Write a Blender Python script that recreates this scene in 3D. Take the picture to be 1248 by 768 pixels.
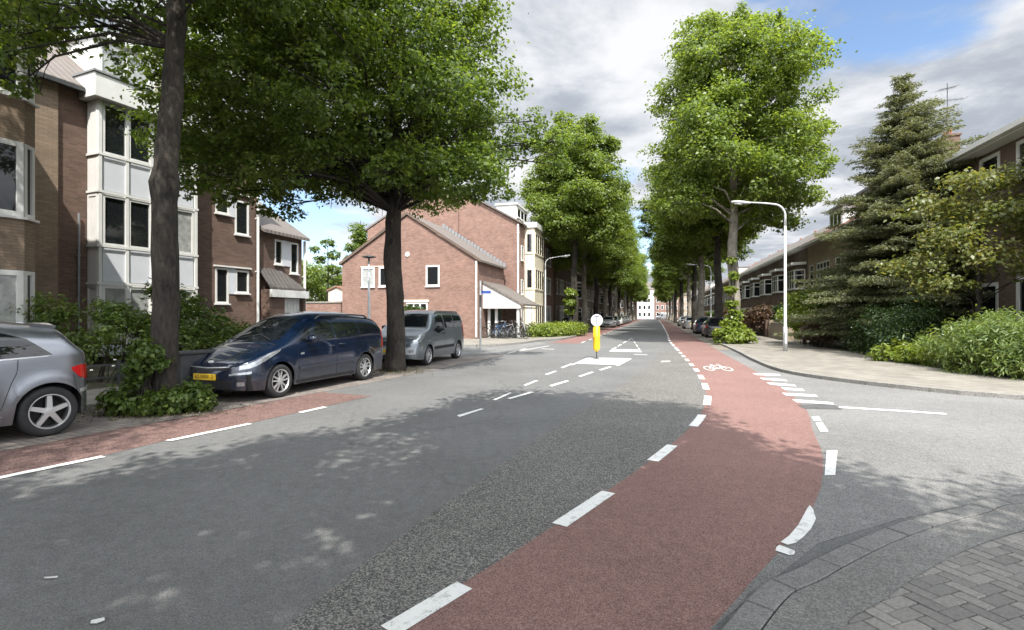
import bpy, bmesh, math, random
import numpy as np
from mathutils import Vector, Matrix
from mathutils.bvhtree import BVHTree
from math import radians as R, sin, cos, pi, atan2, sqrt

for _o in list(bpy.data.objects):
    bpy.data.objects.remove(_o, do_unlink=True)
S = bpy.context.scene
COL = S.collection

# ------------------------------------------------------------------ camera, sky, sun, exposure
EYE, FPX = 1.62, 630.0
cam_d = bpy.data.cameras.new('camera'); cam_d.sensor_width = 36.0; cam_d.lens = 36.0 * FPX / 1248.0
cam_d.clip_start = 0.05; cam_d.clip_end = 3000
cam = bpy.data.objects.new('camera', cam_d); COL.objects.link(cam)
cam.location = (0, 0, EYE); cam.rotation_euler = (R(90), 0, 0)
S.camera = cam

SUN_EL = R(55)
SUN_TO = Vector((0.13, -0.99, 0.0)).normalized() * cos(SUN_EL) + Vector((0, 0, sin(SUN_EL)))
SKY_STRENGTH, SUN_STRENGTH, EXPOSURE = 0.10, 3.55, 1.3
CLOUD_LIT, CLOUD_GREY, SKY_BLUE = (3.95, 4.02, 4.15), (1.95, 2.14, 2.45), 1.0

def build_world():
    w = bpy.data.worlds.new('World'); S.world = w; w.use_nodes = True
    nt = w.node_tree; nt.nodes.clear(); N = nt.nodes.new; L = nt.links.new
    out = N('ShaderNodeOutputWorld'); bg = N('ShaderNodeBackground'); bg.inputs[1].default_value = SKY_STRENGTH
    sky = N('ShaderNodeTexSky'); sky.sky_type = 'NISHITA'; sky.sun_disc = False
    sky.sun_elevation = SUN_EL; sky.sun_rotation = atan2(SUN_TO.x, SUN_TO.y)
    sky.air_density = 1.0; sky.dust_density = 0.6; sky.ozone_density = 1.6
    tc = N('ShaderNodeTexCoord'); sep = N('ShaderNodeSeparateXYZ'); L(tc.outputs['Generated'], sep.inputs[0])
    def M(op, a, b=None, c=None):
        n = N('ShaderNodeMath'); n.operation = op
        for i, x in enumerate((a, b, c)):
            if x is None: continue
            if isinstance(x, (int, float)): n.inputs[i].default_value = x
            else: L(x, n.inputs[i])
        return n.outputs[0]
    zz = M('ADD', M('MAXIMUM', sep.outputs[2], 0.0), 0.16)
    com = N('ShaderNodeCombineXYZ'); L(M('DIVIDE', sep.outputs[0], zz), com.inputs[0]); L(M('DIVIDE', sep.outputs[1], zz), com.inputs[1])
    com.inputs[2].default_value = 3.7
    def noise(scale, detail, rough, dist=0.0, off=(0, 0, 0)):
        mp = N('ShaderNodeMapping'); mp.inputs['Location'].default_value = off; L(com.outputs[0], mp.inputs[0])
        n = N('ShaderNodeTexNoise'); n.inputs['Scale'].default_value = scale; n.inputs['Detail'].default_value = detail
        n.inputs['Roughness'].default_value = rough; n.inputs['Distortion'].default_value = dist
        L(mp.outputs[0], n.inputs['Vector']); return n.outputs[0]
    def ramp(x, lo, hi, a=0.0, b=1.0):
        n = N('ShaderNodeMapRange'); n.interpolation_type = 'SMOOTHSTEP'
        for i, val in enumerate((lo, hi, a, b)): n.inputs[i + 1].default_value = val
        L(x, n.inputs[0]); return n.outputs[0]
    def spot(d, c0, c1):          # 1 inside a cone of directions: an opening in the cloud deck
        vm = N('ShaderNodeVectorMath'); vm.operation = 'DOT_PRODUCT'; L(tc.outputs['Generated'], vm.inputs[0])
        vm.inputs[1].default_value = Vector(d).normalized(); return ramp(vm.outputs['Value'], c0, c1)
    n1 = noise(0.85, 9, 0.56, 0.25, (2.3, 5.1, 0)); n2 = noise(2.6, 6, 0.55, 0.1, (7.7, 1.2, 0))
    cover = M('ADD', n1, M('MULTIPLY', M('SUBTRACT', n2, 0.5), 0.30))
    cover = M('SUBTRACT', cover, M('MULTIPLY', spot((0.60, 0.86, 0.60), 0.972, 0.996), 0.19))
    cover = M('SUBTRACT', cover, M('MULTIPLY', spot((-0.36, 1.0, 0.13), 0.984, 0.998), 0.27))
    cover = M('SUBTRACT', cover, M('MULTIPLY', spot((0.19, 1.0, 0.19), 0.984, 0.998), 0.26))
    cover = M('ADD', cover, M('MULTIPLY', spot((0.1, 1.0, 0.55), 0.80, 0.97), 0.10))
    cl = ramp(cover, 0.25, 0.38)
    n3 = noise(1.9, 8, 0.58, 0.3, (0.4, 9.3, 0)); n4 = noise(4.0, 5, 0.6, 0.0, (3.1, 2.2, 0))
    shade = ramp(M('ADD', n3, M('MULTIPLY', M('SUBTRACT', n4, 0.5), 0.25)), 0.36, 0.64)
    cc = N('ShaderNodeMix'); cc.data_type = 'RGBA'; L(shade, cc.inputs[0])
    cc.inputs[6].default_value = (*CLOUD_GREY, 1); cc.inputs[7].default_value = (*CLOUD_LIT, 1)
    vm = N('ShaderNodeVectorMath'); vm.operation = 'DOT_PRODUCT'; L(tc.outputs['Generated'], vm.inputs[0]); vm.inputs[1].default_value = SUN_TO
    glow = N('ShaderNodeVectorMath'); glow.operation = 'SCALE'; L(cc.outputs[2], glow.inputs[0]); L(ramp(vm.outputs['Value'], 0.1, 0.95, 1.0, 4.8), glow.inputs['Scale'])   # unseen cloud around the sun, boosted to brighten the shaded ground
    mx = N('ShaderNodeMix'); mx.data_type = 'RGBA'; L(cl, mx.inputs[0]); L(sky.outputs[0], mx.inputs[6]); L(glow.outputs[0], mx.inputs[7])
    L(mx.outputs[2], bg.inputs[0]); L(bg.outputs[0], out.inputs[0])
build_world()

sun_d = bpy.data.lights.new('sun', 'SUN'); sun_d.energy = SUN_STRENGTH; sun_d.angle = R(0.53); sun_d.color = (1.0, 0.955, 0.88)
sun = bpy.data.objects.new('sun', sun_d); COL.objects.link(sun); sun.location = (6, -20, 40)
sun.rotation_euler = (-SUN_TO).to_track_quat('-Z', 'Y').to_euler()
S.view_settings.view_transform = 'Standard'; S.view_settings.look = 'None'; S.view_settings.gamma = 1.0
S.view_settings.use_curve_mapping = False; S.view_settings.exposure = EXPOSURE
S.render.engine = 'CYCLES'
cy = S.cycles; cy.max_bounces = 6; cy.diffuse_bounces = 3; cy.glossy_bounces = 3; cy.transmission_bounces = 4; cy.transparent_max_bounces = 8
cy.use_denoising = True; cy.caustics_reflective = False; cy.caustics_refractive = False; cy.sample_clamp_indirect = 6.0
try: cy.denoiser = 'OPENIMAGEDENOISE'
except Exception: pass

# ------------------------------------------------------------------ helpers
def G(u, v, z=0.0):                      # a surveyed ground point: where the ray through a photo pixel meets the ground
    y = FPX * EYE / (v - 384.0); return (u - 624.0) / FPX * y, y

def tag(o, label=None, cat=None, group=None, kind=None):
    if label: o['label'] = label
    if cat: o['category'] = cat
    if group: o['group'] = group
    if kind: o['kind'] = kind
    return o

def thing(name, label, cat, loc=(0, 0, 0), rz=0.0, group=None):
    o = bpy.data.objects.new(name, None); COL.objects.link(o); o.empty_display_size = 0.2
    o.location = loc; o.rotation_euler = (0, 0, rz)
    return tag(o, label, cat, group)

def copy_tree(o, parent=None):
    c = o.copy(); COL.objects.link(c); c.parent = parent
    for ch in list(o.children): copy_tree(ch, c)
    return c

def dup(root, loc, rz, label=None, group=None, scale=None):
    c = copy_tree(root); c.location = loc; c.rotation_euler = (0, 0, rz)
    if scale: c.scale = scale if hasattr(scale, '__len__') else (scale,) * 3
    if label: c['label'] = label
    if group: c['group'] = group
    return c

class MB:
    def __init__(self): self.v = []; self.f = []
    def add(self, vs, fs):
        b = len(self.v); self.v += [tuple(p) for p in vs]; self.f += [tuple(i + b for i in f) for f in fs]; return self
    def box(self, x0, y0, z0, x1, y1, z1):
        if x0 > x1: x0, x1 = x1, x0
        if y0 > y1: y0, y1 = y1, y0
        if z0 > z1: z0, z1 = z1, z0
        return self.add([(x0, y0, z0), (x1, y0, z0), (x1, y1, z0), (x0, y1, z0), (x0, y0, z1), (x1, y0, z1), (x1, y1, z1), (x0, y1, z1)],
                        [(0, 3, 2, 1), (4, 5, 6, 7), (0, 1, 5, 4), (1, 2, 6, 5), (2, 3, 7, 6), (3, 0, 4, 7)])
    def prism(self, poly, z0, z1):
        n = len(poly)
        return self.add([(*p, z0) for p in poly] + [(*p, z1) for p in poly],
                        [tuple(range(n))[::-1], tuple(range(n, 2 * n))] + [(i, (i + 1) % n, n + (i + 1) % n, n + i) for i in range(n)])
    def hull(self, a, b):                 # two matching polygons in 3D joined into a solid
        n = len(a)
        return self.add(list(a) + list(b), [tuple(range(n))[::-1], tuple(range(n, 2 * n))] + [(i, (i + 1) % n, n + (i + 1) % n, n + i) for i in range(n)])
    def tube(self, pts, rad, n=8, cap=True):
        pts = [Vector(p) for p in pts]
        if not hasattr(rad, '__len__'): rad = [rad] * len(pts)
        vs = []; prev = None
        for i, p in enumerate(pts):
            d = (pts[min(i + 1, len(pts) - 1)] - pts[max(i - 1, 0)]).normalized()
            if prev is None: x = d.orthogonal().normalized()
            else:
                x = prev - d * prev.dot(d); x = x.normalized() if x.length > 1e-5 else d.orthogonal().normalized()
            prev = x; y = d.cross(x)
            for k in range(n):
                a = 2 * pi * k / n; vs.append(p + (x * cos(a) + y * sin(a)) * rad[i])
        fs = [(i * n + k, i * n + (k + 1) % n, (i + 1) * n + (k + 1) % n, (i + 1) * n + k) for i in range(len(pts) - 1) for k in range(n)]
        if cap: fs += [tuple(range(n))[::-1], tuple(range((len(pts) - 1) * n, len(pts) * n))]
        return self.add(vs, fs)
    def lathe(self, prof, n=24, mat=None, close=False):   # prof (r, z); mat places it
        vs = []; m = len(prof)
        for r, z in prof:
            for k in range(n):
                a = 2 * pi * k / n; vs.append(Vector((r * cos(a), r * sin(a), z)))
        if mat is not None: vs = [mat @ p for p in vs]
        fs = [(i * n + k, i * n + (k + 1) % n, (i + 1) * n + (k + 1) % n, (i + 1) * n + k) for i in range(m - 1) for k in range(n)]
        if close: fs += [((m - 1) * n + k, (m - 1) * n + (k + 1) % n, (k + 1) % n, k) for k in range(n)]
        else:
            if prof[0][0] > 1e-4: fs.append(tuple(range(n))[::-1])
            if prof[-1][0] > 1e-4: fs.append(tuple(range((m - 1) * n, m * n)))
        return self.add(vs, fs)
    def build(self, name, mat, parent=None, smooth=False, bevel=0.0, recalc=True):
        me = bpy.data.meshes.new(name); me.from_pydata(self.v, [], self.f)
        if recalc:
            bm = bmesh.new(); bm.from_mesh(me); bmesh.ops.remove_doubles(bm, verts=bm.verts, dist=1e-5) if smooth else None
            bmesh.ops.recalc_face_normals(bm, faces=bm.faces); bm.to_mesh(me); bm.free()
        if smooth: me.polygons.foreach_set('use_smooth', [True] * len(me.polygons))
        me.materials.append(mat); me.update()
        o = bpy.data.objects.new(name, me); COL.objects.link(o); o.parent = parent
        if bevel:
            b = o.modifiers.new('edge', 'BEVEL'); b.width = bevel; b.segments = 2; b.limit_method = 'ANGLE'; b.angle_limit = R(40)
        return o

def sheet(name, poly, z, mat, kind='structure'):          # a flat piece of ground, triangulated, facing up
    bm = bmesh.new(); vs = [bm.verts.new((p[0], p[1], z)) for p in poly]
    f = bm.faces.new(vs); f.normal_update()
    if f.normal.z < 0: f.normal_flip()
    bmesh.ops.triangulate(bm, faces=[f])
    me = bpy.data.meshes.new(name); bm.to_mesh(me); bm.free(); me.materials.append(mat)
    o = bpy.data.objects.new(name, me); COL.objects.link(o); return tag(o, kind=kind)

def spline(pts, step=0.5):                                 # Catmull-Rom through plan points
    p = [Vector((a, b)) for a, b in pts]; p = [p[0] * 2 - p[1]] + p + [p[-1] * 2 - p[-2]]; out = []
    for i in range(1, len(p) - 2):
        n = max(1, int((p[i + 1] - p[i]).length / step))
        for k in range(n):
            t = k / n; a, b, c, d = p[i - 1], p[i], p[i + 1], p[i + 2]
            q = 0.5 * ((2 * b) + (c - a) * t + (2 * a - 5 * b + 4 * c - d) * t * t + (3 * b - a - 3 * c + d) * t ** 3)
            out.append((q.x, q.y))
    out.append(tuple(pts[-1])); return out

def offset_line(pts, d):                                   # to the left of travel for d > 0
    out = []
    for i, p in enumerate(pts):
        a = Vector(pts[max(i - 1, 0)]); b = Vector(pts[min(i + 1, len(pts) - 1)]); t = (b - a).normalized()
        out.append((p[0] - t.y * d, p[1] + t.x * d))
    return out

def strip(mb, pts, d0, d1, z):                             # flat ribbon between two offsets of a line
    a, b = offset_line(pts, d0), offset_line(pts, d1); n = len(pts)
    mb.add([(*p, z) for p in a] + [(*p, z) for p in b], [(i, i + 1, n + i + 1, n + i) for i in range(n - 1)])

# ------------------------------------------------------------------ materials
def newmat(name):
    m = bpy.data.materials.new(name); m.use_nodes = True; nt = m.node_tree
    return m, nt, nt.nodes['Principled BSDF'], nt.nodes.new, nt.links.new

def flat(name, col, rough=0.6, metal=0.0, coat=0.0, spec=0.5, noise=0.0, nscale=6.0, bump=0.0, bscale=40.0):
    m, nt, b, N, L = newmat(name)
    b.inputs['Base Color'].default_value = (*col, 1); b.inputs['Roughness'].default_value = rough
    b.inputs['Metallic'].default_value = metal; b.inputs['Coat Weight'].default_value = coat; b.inputs['Specular IOR Level'].default_value = spec
    b.inputs['Coat Roughness'].default_value = 0.04
    tc = N('ShaderNodeTexCoord')
    if noise:
        n = N('ShaderNodeTexNoise'); n.inputs['Scale'].default_value = nscale; n.inputs['Detail'].default_value = 6; n.inputs['Roughness'].default_value = 0.62
        L(tc.outputs['Object'], n.inputs['Vector'])
        r = N('ShaderNodeMapRange'); r.inputs[1].default_value = 0.3; r.inputs[2].default_value = 0.7
        r.inputs[3].default_value = 1 - noise; r.inputs[4].default_value = 1 + noise; L(n.outputs[0], r.inputs[0])
        v = N('ShaderNodeVectorMath'); v.operation = 'SCALE'; v.inputs[0].default_value = col; L(r.outputs[0], v.inputs['Scale']); L(v.outputs[0], b.inputs['Base Color'])
    if bump:
        n = N('ShaderNodeTexNoise'); n.inputs['Scale'].default_value = bscale; n.inputs['Detail'].default_value = 4; L(tc.outputs['Object'], n.inputs['Vector'])
        u = N('ShaderNodeBump'); u.inputs['Strength'].default_value = bump; u.inputs['Distance'].default_value = 0.01; L(n.outputs[0], u.inputs['Height']); L(u.outputs[0], b.inputs['Normal'])
    return m

def speckled(name, c_dark, c_mid, c_light, grain=220.0, stain=0.18, rough=0.88, bump=0.35, cracks=0.0, contrast=1.0):
    """Rolled surface: fine stones of three tones, broad wear, optional cracks."""
    m, nt, b, N, L = newmat(name); tc = N('ShaderNodeTexCoord'); P = tc.outputs['Object']
    v = N('ShaderNodeTexVoronoi'); v.inputs['Scale'].default_value = grain; L(P, v.inputs['Vector'])
    cr = N('ShaderNodeValToRGB'); e = cr.color_ramp.elements; e[0].color = (*c_dark, 1); e[1].color = (*c_light, 1); e[0].position = 0.15; e[1].position = 0.9
    k = e.new(0.5); k.color = (*c_mid, 1)
    sx = N('ShaderNodeSeparateColor'); L(v.outputs['Color'], sx.inputs[0]); L(sx.outputs[0], cr.inputs[0])
    big = N('ShaderNodeTexNoise'); big.inputs['Scale'].default_value = 0.55; big.inputs['Detail'].default_value = 8; big.inputs['Roughness'].default_value = 0.6; L(P, big.inputs['Vector'])
    md = N('ShaderNodeTexNoise'); md.inputs['Scale'].default_value = 9.0; md.inputs['Detail'].default_value = 6; md.inputs['Roughness'].default_value = 0.7; L(P, md.inputs['Vector'])
    s = N('ShaderNodeMath'); s.operation = 'ADD'; L(big.outputs[0], s.inputs[0]); L(md.outputs[0], s.inputs[1])
    r = N('ShaderNodeMapRange'); r.inputs[1].default_value = 0.7; r.inputs[2].default_value = 1.3; r.inputs[3].default_value = 1 - stain; r.inputs[4].default_value = 1 + stain; L(s.outputs[0], r.inputs[0])
    fac = r.outputs[0]
    if cracks:
        cv = N('ShaderNodeTexVoronoi'); cv.feature = 'DISTANCE_TO_EDGE'; cv.inputs['Scale'].default_value = 0.22
        wn = N('ShaderNodeTexNoise'); wn.inputs['Scale'].default_value = 1.2; wn.inputs['Detail'].default_value = 6; L(P, wn.inputs['Vector'])
        wv = N('ShaderNodeMix'); wv.data_type = 'RGBA'; wv.blend_type = 'LINEAR_LIGHT'; wv.inputs[0].default_value = 0.5; L(P, wv.inputs[6]); L(wn.outputs[1], wv.inputs[7]); L(wv.outputs[2], cv.inputs['Vector'])
        cm = N('ShaderNodeMapRange'); cm.inputs[1].default_value = 0.0; cm.inputs[2].default_value = 0.006; cm.inputs[3].default_value = 1 - cracks; cm.inputs[4].default_value = 1.0; L(cv.outputs['Distance'], cm.inputs[0])
        mu = N('ShaderNodeMath'); mu.operation = 'MULTIPLY'; L(fac, mu.inputs[0]); L(cm.outputs[0], mu.inputs[1]); fac = mu.outputs[0]
    sc = N('ShaderNodeVectorMath'); sc.operation = 'SCALE'; L(cr.outputs[0], sc.inputs[0]); L(fac, sc.inputs['Scale']); L(sc.outputs[0], b.inputs['Base Color'])
    b.inputs['Roughness'].default_value = rough; b.inputs['Specular IOR Level'].default_value = 0.2
    u = N('ShaderNodeBump'); u.inputs['Strength'].default_value = bump; u.inputs['Distance'].default_value = 0.004; L(v.outputs['Distance'], u.inputs['Height']); L(u.outputs[0], b.inputs['Normal'])
    return m

def bricks(name, c1, c2, mortar, bw=0.22, bh=0.065, mort=0.012, mode='wall', rough=0.85, stain=0.16, rot=0.0, bump=0.4, bias=0.0, offset=0.5):
    """Brick courses; 'wall' maps along walls of either direction, 'floor' maps the ground."""
    m, nt, b, N, L = newmat(name); tc = N('ShaderNodeTexCoord'); P = tc.outputs['Object']
    if mode == 'wall':
        s = N('ShaderNodeSeparateXYZ'); L(P, s.inputs[0]); a = N('ShaderNodeMath'); a.operation = 'ADD'; L(s.outputs[0], a.inputs[0]); L(s.outputs[1], a.inputs[1])
        c = N('ShaderNodeCombineXYZ'); L(a.outputs[0], c.inputs[0]); L(s.outputs[2], c.inputs[1]); V = c.outputs[0]
    else:
        mp = N('ShaderNodeMapping'); mp.inputs['Rotation'].default_value = (0, 0, rot); L(P, mp.inputs[0]); V = mp.outputs[0]
    t = N('ShaderNodeTexBrick'); L(V, t.inputs['Vector']); t.offset = offset
    t.inputs['Color1'].default_value = (*c1, 1); t.inputs['Color2'].default_value = (*c2, 1); t.inputs['Mortar'].default_value = (*mortar, 1)
    t.inputs['Scale'].default_value = 1.0; t.inputs['Brick Width'].default_value = bw; t.inputs['Row Height'].default_value = bh
    t.inputs['Mortar Size'].default_value = mort / 2; t.inputs['Mortar Smooth'].default_value = 0.2; t.inputs['Bias'].default_value = bias
    n = N('ShaderNodeTexNoise'); n.inputs['Scale'].default_value = 1.1; n.inputs['Detail'].default_value = 8; n.inputs['Roughness'].default_value = 0.65; L(P, n.inputs['Vector'])
    r = N('ShaderNodeMapRange'); r.inputs[1].default_value = 0.3; r.inputs[2].default_value = 0.7; r.inputs[3].default_value = 1 - stain; r.inputs[4].default_value = 1 + stain; L(n.outputs[0], r.inputs[0])
    sc = N('ShaderNodeVectorMath'); sc.operation = 'SCALE'; L(t.outputs['Color'], sc.inputs[0]); L(r.outputs[0], sc.inputs['Scale']); L(sc.outputs[0], b.inputs['Base Color'])
    b.inputs['Roughness'].default_value = rough
    u = N('ShaderNodeBump'); u.invert = True; u.inputs['Strength'].default_value = bump; u.inputs['Distance'].default_value = 0.008; L(t.outputs['Fac'], u.inputs['Height']); L(u.outputs[0], b.inputs['Normal'])
    return m

def roof_tiles(name, col, col2):
    m, nt, b, N, L = newmat(name); tc = N('ShaderNodeTexCoord'); P = tc.outputs['Object']
    s = N('ShaderNodeSeparateXYZ'); L(P, s.inputs[0])
    def M(op, a, c):
        n = N('ShaderNodeMath'); n.operation = op
        for i, x in enumerate((a, c)):
            if isinstance(x, (int, float)): n.inputs[i].default_value = x
            else: L(x, n.inputs[i])
        return n.outputs[0]
    row = M('FRACT', M('MULTIPLY', s.outputs[2], 4.6), 0.0); hor = M('ADD', s.outputs[0], 0.0)
    wave = M('ABSOLUTE', M('SINE', M('MULTIPLY', hor, pi / 0.24), 0.0), 0.0)
    h = M('ADD', M('MULTIPLY', wave, 0.5), M('MULTIPLY', row, -0.6))
    n = N('ShaderNodeTexNoise'); n.inputs['Scale'].default_value = 2.2; n.inputs['Detail'].default_value = 8; n.inputs['Roughness'].default_value = 0.7; L(P, n.inputs['Vector'])
    mx = N('ShaderNodeMix'); mx.data_type = 'RGBA'; L(n.outputs[0], mx.inputs[0]); mx.inputs[6].default_value = (*col, 1); mx.inputs[7].default_value = (*col2, 1)
    L(mx.outputs[2], b.inputs['Base Color']); b.inputs['Roughness'].default_value = 0.75
    u = N('ShaderNodeBump'); u.inputs['Strength'].default_value = 1.0; u.inputs['Distance'].default_value = 0.05; L(h, u.inputs['Height']); L(u.outputs[0], b.inputs['Normal'])
    return m

def leafmat(name, c1, c2, c3, trans=0.45, rough=0.5, nscale=0.55):
    """Leaves: colour differs leaf by leaf and bough by bough; light passes through."""
    m, nt, b, N, L = newmat(name); tc = N('ShaderNodeTexCoord'); g = N('ShaderNodeNewGeometry')
    n = N('ShaderNodeTexNoise'); n.inputs['Scale'].default_value = nscale; n.inputs['Detail'].default_value = 3; L(tc.outputs['Object'], n.inputs['Vector'])
    a = N('ShaderNodeMath'); a.operation = 'MULTIPLY_ADD'; L(g.outputs['Random Per Island'], a.inputs[0]); a.inputs[1].default_value = 0.75
    s = N('ShaderNodeMath'); s.operation = 'SUBTRACT'; L(n.outputs[0], s.inputs[0]); s.inputs[1].default_value = 0.38; L(s.outputs[0], a.inputs[2])
    cr = N('ShaderNodeValToRGB'); e = cr.color_ramp.elements; e[0].color = (*c1, 1); e[1].color = (*c3, 1); k = e.new(0.5); k.color = (*c2, 1); L(a.outputs[0], cr.inputs[0])
    L(cr.outputs[0], b.inputs['Base Color']); b.inputs['Roughness'].default_value = rough * .85; b.inputs['Specular IOR Level'].default_value = 0.5
    t = N('ShaderNodeBsdfTranslucent'); v = N('ShaderNodeVectorMath'); v.operation = 'MULTIPLY'; L(cr.outputs[0], v.inputs[0]); v.inputs[1].default_value = (1.9, 1.75, 0.8); L(v.outputs[0], t.inputs[0])
    mx = N('ShaderNodeMixShader'); mx.inputs[0].default_value = trans; L(b.outputs[0], mx.inputs[1]); L(t.outputs[0], mx.inputs[2])
    L(mx.outputs[0], nt.nodes['Material Output'].inputs[0]); return m

def barkmat(name, c1, c2, scale=7.0):
    m, nt, b, N, L = newmat(name); tc = N('ShaderNodeTexCoord'); mp = N('ShaderNodeMapping'); mp.inputs['Scale'].default_value = (1, 1, 0.28); L(tc.outputs['Object'], mp.inputs[0])
    n = N('ShaderNodeTexNoise'); n.inputs['Scale'].default_value = scale * 2.2; n.inputs['Detail'].default_value = 8; n.inputs['Roughness'].default_value = 0.7; L(mp.outputs[0], n.inputs['Vector'])
    n2 = N('ShaderNodeTexNoise'); n2.inputs['Scale'].default_value = 2.0; n2.inputs['Detail'].default_value = 5; L(tc.outputs['Object'], n2.inputs['Vector'])
    ad = N('ShaderNodeMath'); ad.operation = 'MULTIPLY_ADD'; L(n2.outputs[0], ad.inputs[0]); ad.inputs[1].default_value = 0.7; L(n.outputs[0], ad.inputs[2])
    r = N('ShaderNodeMapRange'); r.inputs[1].default_value = 0.66; r.inputs[2].default_value = 1.06; L(ad.outputs[0], r.inputs[0])
    mx = N('ShaderNodeMix'); mx.data_type = 'RGBA'; L(r.outputs[0], mx.inputs[0]); mx.inputs[6].default_value = (*c1, 1); mx.inputs[7].default_value = (*c2, 1); L(mx.outputs[2], b.inputs['Base Color'])
    b.inputs['Roughness'].default_value = 0.92
    u = N('ShaderNodeBump'); u.inputs['Strength'].default_value = 1.0; u.inputs['Distance'].default_value = 0.05; L(n.outputs[0], u.inputs['Height']); L(u.outputs[0], b.inputs['Normal'])
    return m

def paintmat(name, col=(0.78, 0.78, 0.76), wear=0.5, under=(0.13, 0.13, 0.13)):
    """Road paint worn through to the stones in places."""
    m, nt, b, N, L = newmat(name); tc = N('ShaderNodeTexCoord'); P = tc.outputs['Object']
    n = N('ShaderNodeTexNoise'); n.inputs['Scale'].default_value = 14; n.inputs['Detail'].default_value = 8; n.inputs['Roughness'].default_value = 0.75; L(P, n.inputs['Vector'])
    f = N('ShaderNodeTexNoise'); f.inputs['Scale'].default_value = 160; f.inputs['Detail'].default_value = 2; L(P, f.inputs['Vector'])
    a = N('ShaderNodeMath'); a.operation = 'MULTIPLY_ADD'; L(f.outputs[0], a.inputs[0]); a.inputs[1].default_value = 0.35; L(n.outputs[0], a.inputs[2])
    r = N('ShaderNodeMapRange'); r.inputs[1].default_value = 0.36 + wear * 0.3; r.inputs[2].default_value = 0.52 + wear * 0.3; r.inputs[3].default_value = 0.15; L(a.outputs[0], r.inputs[0])
    mx = N('ShaderNodeMix'); mx.data_type = 'RGBA'; L(r.outputs[0], mx.inputs[0]); mx.inputs[6].default_value = (*under, 1); mx.inputs[7].default_value = (*col, 1); L(mx.outputs[2], b.inputs['Base Color'])
    b.inputs['Roughness'].default_value = 0.7; return m

def carpaint(name, col, metal=0.5, rough=0.28):
    m, nt, b, N, L = newmat(name); b.inputs['Base Color'].default_value = (*col, 1); b.inputs['Metallic'].default_value = metal; b.inputs['Roughness'].default_value = rough
    b.inputs['Coat Weight'].default_value = 1.0; b.inputs['Coat Roughness'].default_value = 0.03
    tc = N('ShaderNodeTexCoord'); n = N('ShaderNodeTexNoise'); n.inputs['Scale'].default_value = 5; n.inputs['Detail'].default_value = 5; L(tc.outputs['Object'], n.inputs['Vector'])
    s = N('ShaderNodeSeparateXYZ'); L(tc.outputs['Object'], s.inputs[0])
    d = N('ShaderNodeMapRange'); d.inputs[1].default_value = 0.2; d.inputs[2].default_value = 0.75; d.inputs[3].default_value = 0.5; d.inputs[4].default_value = 0.03; L(s.outputs[2], d.inputs[0])
    mu = N('ShaderNodeMath'); mu.operation = 'MULTIPLY'; L(d.outputs[0], mu.inputs[0]); L(n.outputs[0], mu.inputs[1])
    mx = N('ShaderNodeMix'); mx.data_type = 'RGBA'; L(mu.outputs[0], mx.inputs[0]); mx.inputs[6].default_value = (*col, 1); mx.inputs[7].default_value = (0.16, 0.14, 0.12, 1); L(mx.outputs[2], b.inputs['Base Color'])
    return m

ASPHALT = speckled('asphalt_worn', (0.092, 0.094, 0.095), (0.125, 0.126, 0.125), (0.168, 0.166, 0.161), 190, 0.20, cracks=0.16)
ASPHALT_COARSE = speckled('asphalt_coarse', (0.058, 0.058, 0.058), (0.105, 0.103, 0.1), (0.235, 0.225, 0.205), 115, 0.18, bump=0.6)
ASPHALT_SIDE = speckled('asphalt_side', (0.10, 0.101, 0.10), (0.155, 0.154, 0.15), (0.225, 0.22, 0.21), 150, 0.2, cracks=0.12)
RED = speckled('red_asphalt', (0.130, 0.076, 0.067), (0.185, 0.108, 0.095), (0.25, 0.158, 0.142), 150, 0.17, bump=0.45)
RED_DIRTY = speckled('red_asphalt_dirty', (0.085, 0.055, 0.049), (0.145, 0.085, 0.076), (0.22, 0.15, 0.135), 90, 0.3)
RED_FAR = speckled('red_asphalt_dusty', (0.11, 0.06, 0.054), (0.175, 0.098, 0.089), (0.25, 0.155, 0.142), 60, 0.15)
PARKING = bricks('parking_clinkers', (0.15, 0.135, 0.125), (0.20, 0.17, 0.15), (0.07, 0.06, 0.05), 0.21, 0.105, 0.012, 'floor', stain=0.35, rot=0.45)
PAVE_GREY = bricks('grey_paving_slabs', (0.17, 0.16, 0.145), (0.215, 0.20, 0.18), (0.085, 0.08, 0.065), 0.3, 0.3, 0.012, 'floor', stain=0.2, rot=0.42)
PAVE_PALE = bricks('pale_paving_slabs', (0.165, 0.152, 0.13), (0.215, 0.198, 0.168), (0.085, 0.077, 0.062), 0.3, 0.3, 0.014, 'floor', stain=0.18, rot=-0.27)
PAVE_BUFF = bricks('buff_clinkers', (0.17, 0.148, 0.122), (0.225, 0.195, 0.16), (0.085, 0.075, 0.06), 0.21, 0.105, 0.014, 'floor', stain=0.2, rot=-0.27)
KERB_NEAR = speckled('kerb_block', (0.125, 0.124, 0.12), (0.16, 0.158, 0.152), (0.21, 0.205, 0.195), 130, 0.16, bump=0.2)
KERB = speckled('kerb_concrete', (0.15, 0.145, 0.135), (0.21, 0.203, 0.19), (0.27, 0.26, 0.24), 90, 0.25)
CONCRETE = speckled('exposed_concrete', (0.12, 0.119, 0.115), (0.165, 0.161, 0.153), (0.22, 0.213, 0.20), 110, 0.2, bump=0.4)
JOINT = flat('joint_sand', (0.075, 0.07, 0.06), 0.95, noise=0.4, nscale=20)
SOIL = flat('garden_soil', (0.055, 0.048, 0.03), 0.95, noise=0.45, nscale=3, bump=0.6, bscale=30)
LAND = flat('land', (0.10, 0.10, 0.075), 0.95, noise=0.3, nscale=0.1)
PAINT = paintmat('road_paint', (0.66, 0.66, 0.64), 0.42)
PAINT_WORN = paintmat('road_paint_worn', (0.58, 0.58, 0.555), 0.62)
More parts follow.
